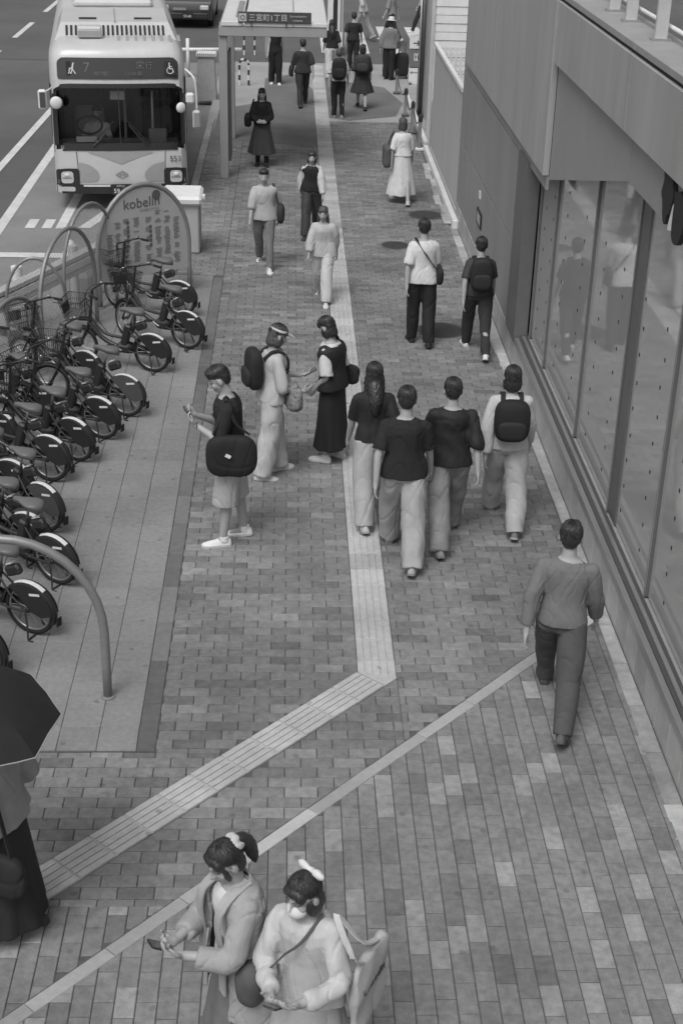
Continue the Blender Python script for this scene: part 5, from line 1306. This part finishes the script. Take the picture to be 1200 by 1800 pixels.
# ---- woman under a black umbrella at the left edge
b = Body(1.56, (8, 2, -6, 6), 2, (10, 0), {1: dict(to=(.02, .16, -.22), out=.5, curl=70, dir=(0, .4, .9), nrm=(-1, 0, 0)), -1: dict(to=(.08, .02, -.50))})
U = person('person in a grey blouse and black skirt under a black umbrella at the left edge', (-1.63, 6.62), 70, b, [g_top(b, .30, -.06, .6, .03, .05, nm='blouse', vox=.010, amp=.012), g_skirt(b, .03, .82, .10, vox=.010), g_hair(b, 'bob')], (.05, None, 0), .008)
um = thing('umbrella', 'open black umbrella with thin pale edges at the left frame edge', 'umbrella', (-1.80, 6.52, 1.12)); um.rotation_euler = (R(4), R(6), R(11))
mb = MB(); V = [(0, 0, .74)]; F = []; nR = 8; rows = 6
for j in range(1, rows + 1):
    f = j / rows
    for i in range(nR * 4):
        a = 2 * math.pi * i / (nR * 4); la = (a + math.pi / nR) % (2 * math.pi / nR) - math.pi / nR; sag = math.cos(math.pi / nR) / math.cos(math.pi / nR - abs(la)) if abs(la) <= math.pi / nR else 1; V.append((.52 * f * sag * math.cos(a), .52 * f * sag * math.sin(a), .74 - .24 * f ** 2 + .015 * f * (1 - abs(math.cos(a * nR / 2)))))
n = nR * 4
for i in range(n): F.append((0, 1 + i, 1 + (i + 1) % n))
for j in range(rows - 1):
    for i in range(n): F.append((1 + j * n + i, 1 + (j + 1) * n + i, 1 + (j + 1) * n + (i + 1) % n, 1 + j * n + (i + 1) % n))
mb.add(V, F); cn = mb.build('canopy', cloth(.026, .6), um, smooth=18)
rim = [V[1 + (rows - 1) * n + i] for i in range(n)]; MB().tube(rim, .004, 5, closed=True).build('canopy_hem', cloth(.35), cn)
for i in range(nR): a = 2 * math.pi * i / nR; MB().tube(smoothpath([(0, 0, .715), (.27 * math.cos(a), .27 * math.sin(a), .66), (.515 * math.cos(a), .515 * math.sin(a), .49)], 4), .0035, 5).build('rib', m_steel, um)
MB().tube([(0, 0, -.12), (0, 0, .80)], .008, 8).build('shaft', m_steel, um, smooth=True); MB().tube([(0, 0, -.2), (0, 0, -.1)], .014, 8, round_=True).build('handle', m_dark, um, smooth=True)
handbag(U, b, .028, 'black shoulder bag with a metal buckle beside the person under the umbrella', 1, b.c(-.45) + np.array([-.24, -.12, 0]), (.12, .32, .30), [b.c(-.2) + np.array([-.24, -.2, 0]), b.c(.93) + np.array([-.145, -.02, .05]), b.c(-.2) + np.array([-.24, -.02, 0])],
        extra=[('buckle', MB().box(b.c(-.36) + np.array([-.305, -.10, 0]), (.012, .05, .07), bevel=.004), m_alu, 0, 0, None)])

# ---- man with phone and black bag
b = Body(1.72, (7, 3, -6, 3), 4, (30, 0), {1: dict(to=(-.08, .27, -.16), out=.5, dir=(-.3, .7, .6), nrm=(-.2, -.8, .5), curl=38), -1: dict(to=(-.08, .26, -.18), out=.5, dir=(.3, .7, .6), nrm=(.2, -.8, .5), curl=38)}, fem=False)
Mn = person('man in black T-shirt and pale shorts with white trainers reading his phone', (-.50, 11.68), 92, b, [g_top(b, .027, -.06, .42, .02, .02, nm='t_shirt', vox=.010), g_trousers(b, .42, .60, .035, .02, 'shorts', .010), g_hair(b, 'short', vox=.008)], (.70, .55, 0), .0075)
hair_strands(b, Mn, 160, 95, 50)
w, w2 = b.hand[-1][0], b.hand[1][0]; phone_in(Mn, b, 'smartphone in the hands of the man in black T-shirt', (w + w2) / 2 + np.array([0, .07, .07]), R(-35))
cB = b.c(.08) + np.array([-.27, -.01, 0]); handbag(Mn, b, .024, 'large plain black shoulder bag on the hip of the man in shorts', -1, cB, (.14, .45, .40), [cB + np.array([0, -.16, .2]), b.c(.7) + np.array([-.24, -.06, 0]), b.c(.97) + np.array([-.14, 0, .06]), b.c(.7) + np.array([-.24, .08, 0]), cB + np.array([0, .16, .2])], extra=[('logo', MB().box(cB + np.array([-.078, .03, .03]), (.006, .05, .03), rx=.5), m_white, 0, 0, None)])
MB().tube([b.arm[-1][2] + np.array([.028 * math.cos(q), .0, .028 * math.sin(q)]) for q in np.linspace(0, 6.0, 14)], .006, 6, closed=True).build('wrist_watch', m_dark, Mn)

# ---- pair standing and talking
b = Body(1.60, (9, 3, -6, 6), 3, (22, 0), {1: dict(to=(.02, .26, -.36), out=.5, dir=(0, .9, .2), nrm=(-1, 0, .3), curl=35), -1: dict(to=(.0, .34, -.30), out=.4, dir=(.1, .95, .2), nrm=(0, 0, 1), curl=30)})
Pk = person('person in pale shirt and wide pale trousers with black backpack, holding out a phone', (-.16, 13.12), -72, b, [g_top(b, .45, -.08, .55, .022, .03, nm='shirt', vox=.011, amp=.008), g_trousers(b, .50, 1., .035, .018, vox=.011), g_hair(b, 'bob', m_hairb)], (.62, None, 0), MID)
vs = MB(); vs.loft([[b.H((r_ * math.cos(R(a)), r_ * 1.15 * math.sin(R(a)) - .01, z_)) for a in range(0, 360, 20)] for r_, z_ in ((.084, .05), (.088, .062), (.084, .075))]); vs.loft([[b.H((x_, .06 + y_, .055 + z_)) for x_, y_, z_ in ((-.07, 0, 0), (-.05, .09 * q, -.012), (0, .115 * q, -.015), (.05, .09 * q, -.012), (.07, 0, 0))] for q in (.2, 1)]); vs.build('visor', cloth(.6), Pk, smooth=40)
backpack(Pk, b, .028, 'black backpack of the person in pale clothes holding out a phone')
phone_in(Pk, b, 'smartphone held out by the person with the black backpack', b.hand[-1][0] + np.array([.02, .10, .03]), R(-65))
m_flor = mat('patterned_cloth', .22, .9, .75, 26, .2, 100)
handbag(Pk, b, .3, 'mottled patterned cloth bag carried in front of the pale trousers', 1, b.c(.12) + np.array([.16, .17, -.02]), (.36, .16, .28), [b.c(.3) + np.array([.1, .17, 0]), b.c(.96) + np.array([-.12, .02, .06]), b.c(.5) + np.array([-.1, -.13, 0])], 'patterned_bag', 'bag', m_flor)
b = Body(1.54, (3, 2, -3, 3), 4, (24, 0), {1: dict(to=(.05, .08, -.48)), -1: dict(to=(.03, .10, -.46))})
Vs = person('woman in white T-shirt under a black vest and long black wide trousers', (.46, 13.52), 62, b, [g_top(b, .58, .05, .5, .024, .02, nm='t_shirt', vox=.011), g_jacket(b, .026, -.06, 0, .034, .012, 58, 'vest', .011, .004, .05, False), g_skirt(b, .026, .78, .06, nm='wide_trousers', vox=.011), g_hair(b, 'bob')], (.62, None, 0), MID)
handbag(Vs, b, .026, 'small black bag at the back of the woman in the black vest', 1, b.c(.12) + np.array([.22, -.10, 0]), (.09, .20, .22), [b.c(.2) + np.array([.22, -.10, 0]), b.c(.97) + np.array([.12, 0, .05]), b.c(.3) + np.array([.23, 0, 0])])

# ---- walkers in the middle
def walker(label, pos, hd, h, legs, top, bot, hair='short', shoes=(.05, None, 0), vox=MID, fem=True, lean=4, arms=None, extra=None, **k):
    b = Body(h, legs, lean, k.get('head', (6, 0)), arms or walk(1 if legs[2] > legs[0] else -1), fem)
    P = person(label, pos, hd, b, top(b) + bot(b) + ([g_hair(b, hair, k.get('hm'))] if hair else []), shoes, vox, group=k.get('group'))
    return P, b
T = lambda v, **k: (lambda b: [g_top(b, v, **k)])
TR = lambda v, **k: (lambda b: [g_trousers(b, v, **k)])
SK = lambda v, **k: (lambda b: [g_skirt(b, v, **k)])
walker('walker with long dark hair and black top on the tactile strip, pale trousers', (.80, 12.15), 4, 1.62, STL, T(.028, sleeves=.45, hem=.0), TR(.38, wide=.03), 'long', (.45, .3, 0))
walker('walker in the middle of the three friends, black T-shirt and wide beige trousers', (1.03, 11.36), -3, 1.70, STR, T(.027, sleeves=.4, hem=-.08, ease=.022, box=.02), TR(.36, wide=.035), 'short', (.35, .2, 0), fem=False)
walker('rightmost of the three friends walking away, black top and grey trousers', (1.47, 11.68), 2, 1.66, STL, T(.026, sleeves=.55, hem=-.08, ease=.024, box=.02), TR(.24, wide=.03), 'short', (.22, .15, 0), fem=False)
P, b = walker('walker by the shop window in pale shirt and cream trousers', (2.05, 12.05), -4, 1.64, STR, T(.48, sleeves=.95, hem=-.05, ease=.022), TR(.40, wide=.03), 'bob', (.16, .3, 0))
backpack(P, b, .024, 'rounded black backpack of the walker beside the shop window', (.33, .18, .40))
walker('striding person in pale top and dark trousers nearest the shop window in front', (2.02, 8.92), -14, 1.68, (34, 8, -26, 20), T(.17, sleeves=.9, hem=-.04, ease=.02), TR(.085, wide=.012), 'short', (.10, .08, 0), fem=False, vox=.009)
P, b = walker('walker in white shirt and black trousers beside the round manhole cover', (1.67, 17.1), 3, 1.60, (8, 2, -8, 8), T(.60, sleeves=.45, hem=-.12, ease=.022, box=.02), TR(.026, wide=.012), 'short', (.03, None, .25))
handbag(P, b, .03, 'black crossbody bag slung over the white shirt with a diagonal strap', 1, b.c(.12) + np.array([.20, -.06, 0]), (.10, .24, .26), [b.c(.2) + np.array([.19, -.08, 0]), b.c(.6) - b.fw * .135 + np.array([.04, 0, 0]), b.c(.97) + np.array([-.11, -.02, .05]), b.c(.7) + b.fw * .13, b.c(.2) + np.array([.19, .06, 0])])
P, b = walker('dark-clothed walker with white shoes close to the panelled wall', (2.34, 16.78), 0, 1.52, (24, 4, -20, 14), T(.05, sleeves=.4, hem=-.04, ease=.02), TR(.045, wide=.0), 'short', (.68, .6, 0))
backpack(P, b, .026, 'dark backpack of the walker close to the panelled wall', (.28, .16, .42))
P, b = walker('woman in a long white dress walking away by the chained posts', (1.92, 24.3), 4, 1.48, STR, T(.62, sleeves=.5, hem=.1, ease=.02, nm='dress_top'), SK(.62, length=.72, flare=.10), 'bob', (.5, None, 0), FAR, hm=m_hairb)
handbag(P, b, .10, 'grey tote bag on the left arm of the woman in the white dress', -1, b.c(.12) + np.array([-.27, 0, 0]), (.12, .34, .36), [b.c(.3) + np.array([-.26, -.1, 0]), b.c(.96) + np.array([-.15, 0, .05]), b.c(.3) + np.array([-.26, .1, 0])], 'tote_bag')
b = Body(1.42, (2, 1, -2, 2), 2, (8, 0), {1: dict(to=(-.12, .20, -.36), out=.8, dir=(-.9, .3, 0), nrm=(0, -1, 0)), -1: dict(to=(-.12, .21, -.35), out=.8, dir=(.9, .3, 0), nrm=(0, -1, 0))})
P = person('standing woman in black sweater and long charcoal skirt with clasped hands by the shelter', (-.50, 26.9), 178, b, [g_top(b, .026, .0, .95, .02, nm='sweater', vox=.013), g_skirt(b, .06, .66, .12, vox=.013), g_hair(b, 'long')], (.03, None, .35), FAR)
handbag(P, b, .025, 'black bag on the arm of the standing woman in the long charcoal skirt', 1, b.c(.18) + np.array([.26, .02, 0]), (.14, .28, .26), [b.c(.3) + np.array([.25, -.08, 0]), b.c(.95) + np.array([.15, 0, .05]), b.c(.3) + np.array([.25, .1, 0])])
P, b = walker('person walking towards us in a pale loose shirt, grey trousers and white shoes', (-.35, 20.4), 178, 1.50, STR, T(.42, sleeves=.6, hem=-.1, ease=.026, box=.04), TR(.17), 'short', (.66, None, 0), FAR)
handbag(P, b, .04, 'dark bag at the side of the walker in the pale loose shirt', -1, b.c(.1) + np.array([-.24, .04, 0]), (.10, .24, .28), [b.c(.2) + np.array([-.23, -.06, 0]), b.c(.96) + np.array([-.13, 0, .05]), b.c(.2) + np.array([-.23, .1, 0])])
walker('woman in black dress with a sheer white cardigan left of the tactile strip', (.36, 22.15), 176, 1.38, STL, lambda b: [g_top(b, .026, .0, .1, .016, nm='dress_top', vox=.013), g_jacket(b, .55, -.05, .9, .026, .012, 70, 'cardigan', .013)], TR(.05, wide=.02), 'bob', (.05, None, 0), FAR)
walker('walker in white clothes at the left edge of the tactile strip', (.47, 18.85), 172, 1.36, STR, T(.46, sleeves=.8, hem=-.15, ease=.024, box=.03), TR(.52, wide=.02), 'long', (.6, None, 0), FAR, hm=m_hairb)
# ---- people farther up the pavement
walker('person in sleeveless black top and black trousers framed by the shelter beam', (-.34, 35.6), 182, 1.42, (4, 2, -4, 4), T(.026, sleeves=.0, hem=.0), TR(.026, wide=.02), 'bob', (.66, None, 0), FAR)
P, b = walker('man in dark shirt walking away just left of the tactile strip', (.30, 32.9), 6, 1.50, STL, T(.045, sleeves=.5, hem=-.08, ease=.022, box=.02), TR(.04), 'short', (.05, None, 0), FAR, fem=False)
handbag(P, b, .03, 'dark bag in the left hand of the man left of the tactile strip', -1, b.c(.02) + np.array([-.26, .0, 0]), (.10, .30, .26), [b.c(.2) + np.array([-.25, -.06, 0]), b.c(.5) + np.array([-.25, .02, 0]), b.c(.2) + np.array([-.25, .08, 0])])
P, b = walker('person in white-shouldered shirt and black trousers right of the tactile strip', (1.06, 31.6), 0, 1.44, (4, 2, -4, 4), T(.50, sleeves=.5, hem=-.02, ease=.02), TR(.028), 'short', (.3, None, 0), FAR, fem=False, hm=m_hairb)
backpack(P, b, .026, 'black backpack worn over the white-shouldered shirt', (.32, .17, .46))
P, b = walker('dark-dressed woman in knee-length skirt on the dark paving patch', (1.62, 32.7), -3, 1.44, STR, T(.04, sleeves=.6, hem=.0, ease=.024), SK(.045, length=.46), 'bob', (.04, None, 0), FAR)
backpack(P, b, .05, 'dark grey backpack of the woman in the knee-length skirt', (.32, .18, .40))
walker('long-haired woman in black top and pale trousers near the vertical banner', (1.04, 36.5), 4, 1.46, STL, T(.027, sleeves=.5, hem=.0), TR(.48, wide=.02), 'long', (.4, None, 0), FAR)
walker('man in black T-shirt and black trousers at the edge of the crossing', (1.62, 37.7), -2, 1.44, (6, 2, -6, 6), T(.028, sleeves=.4, hem=-.06, ease=.02), TR(.028), 'short', (.04, None, 0), FAR, fem=False)
P, b = walker('person in white sun hat, grey jacket and black trousers beside the suitcase', (2.47, 36.6), -25, 1.46, (2, 1, -2, 2), T(.19, sleeves=.95, hem=-.12, ease=.03, box=.03), TR(.026, wide=.02), 'bob', (.04, None, 0), FAR)
ht = MB(); ht.loft([[b.H((r_ * math.cos(R(a)), r_ * 1.1 * math.sin(R(a)) - .01, z_)) for a in range(0, 360, 18)] for r_, z_ in ((.15, .045), (.155, .05), (.093, .065), (.09, .12), (.07, .15), (.02, .158))]); ht.build('sun_hat', cloth(.62), P, smooth=40)
su = thing('suitcase', 'tall black suitcase standing beside the person in the white sun hat', 'suitcase', (2.80, 36.75, 0))
o_ = softbox((0, 0, .34), (.34, .22, .56), 5).build('shell', cloth(.03, .5), su, smooth=50); MB().tube([(-.08, .08, .6), (-.08, .08, .85), (.08, .08, .85), (.08, .08, .6)], .01, 6).build('handle', m_steel_d, su)
for x in (-.12, .12): MB().ell((x, 0, .03), (.02, .06, .03), nu=10, nv=6).build('wheel', m_tyre, su)
walker('walker in pale clothes crossing the street at the top of the picture', (2.15, 43.8), 60, 1.5, STR, T(.45, sleeves=.6, hem=-.1, ease=.025), TR(.3), 'bob', (.4, None, 0), FAR)
walker('walker in patterned grey shirt on the crossing beside the pale walker', (2.95, 43.2), 70, 1.5, STL, T(.24, sleeves=.5, hem=-.1, ease=.025), TR(.035), 'short', (.5, None, 0), FAR, fem=False)
walker('dark-trousered walker with white shoes at the top right of the crossing', (4.0, 45.0), 80, 1.52, STR, T(.4, sleeves=.5, hem=-.1), TR(.03), 'short', (.62, None, 0), FAR, fem=False)
# ---- bus driver
b = Body(1.62, (82, 75, 82, 75), 3, (6, 0), {1: dict(to=(-.02, .42, -.20), out=.6, curl=70), -1: dict(to=(-.02, .42, -.20), out=.6, curl=70)}, fem=False, sit=.62)
person('bus driver in a white shirt seated behind the steering wheel', (-3.28, 24.95), 180, b, [g_top(b, .5, -.02, .45, .018, nm='shirt', vox=.014), g_trousers(b, .05, vox=.014), g_hair(b, 'short')], (.04, None, 0), .013, z=.05)
finalize()
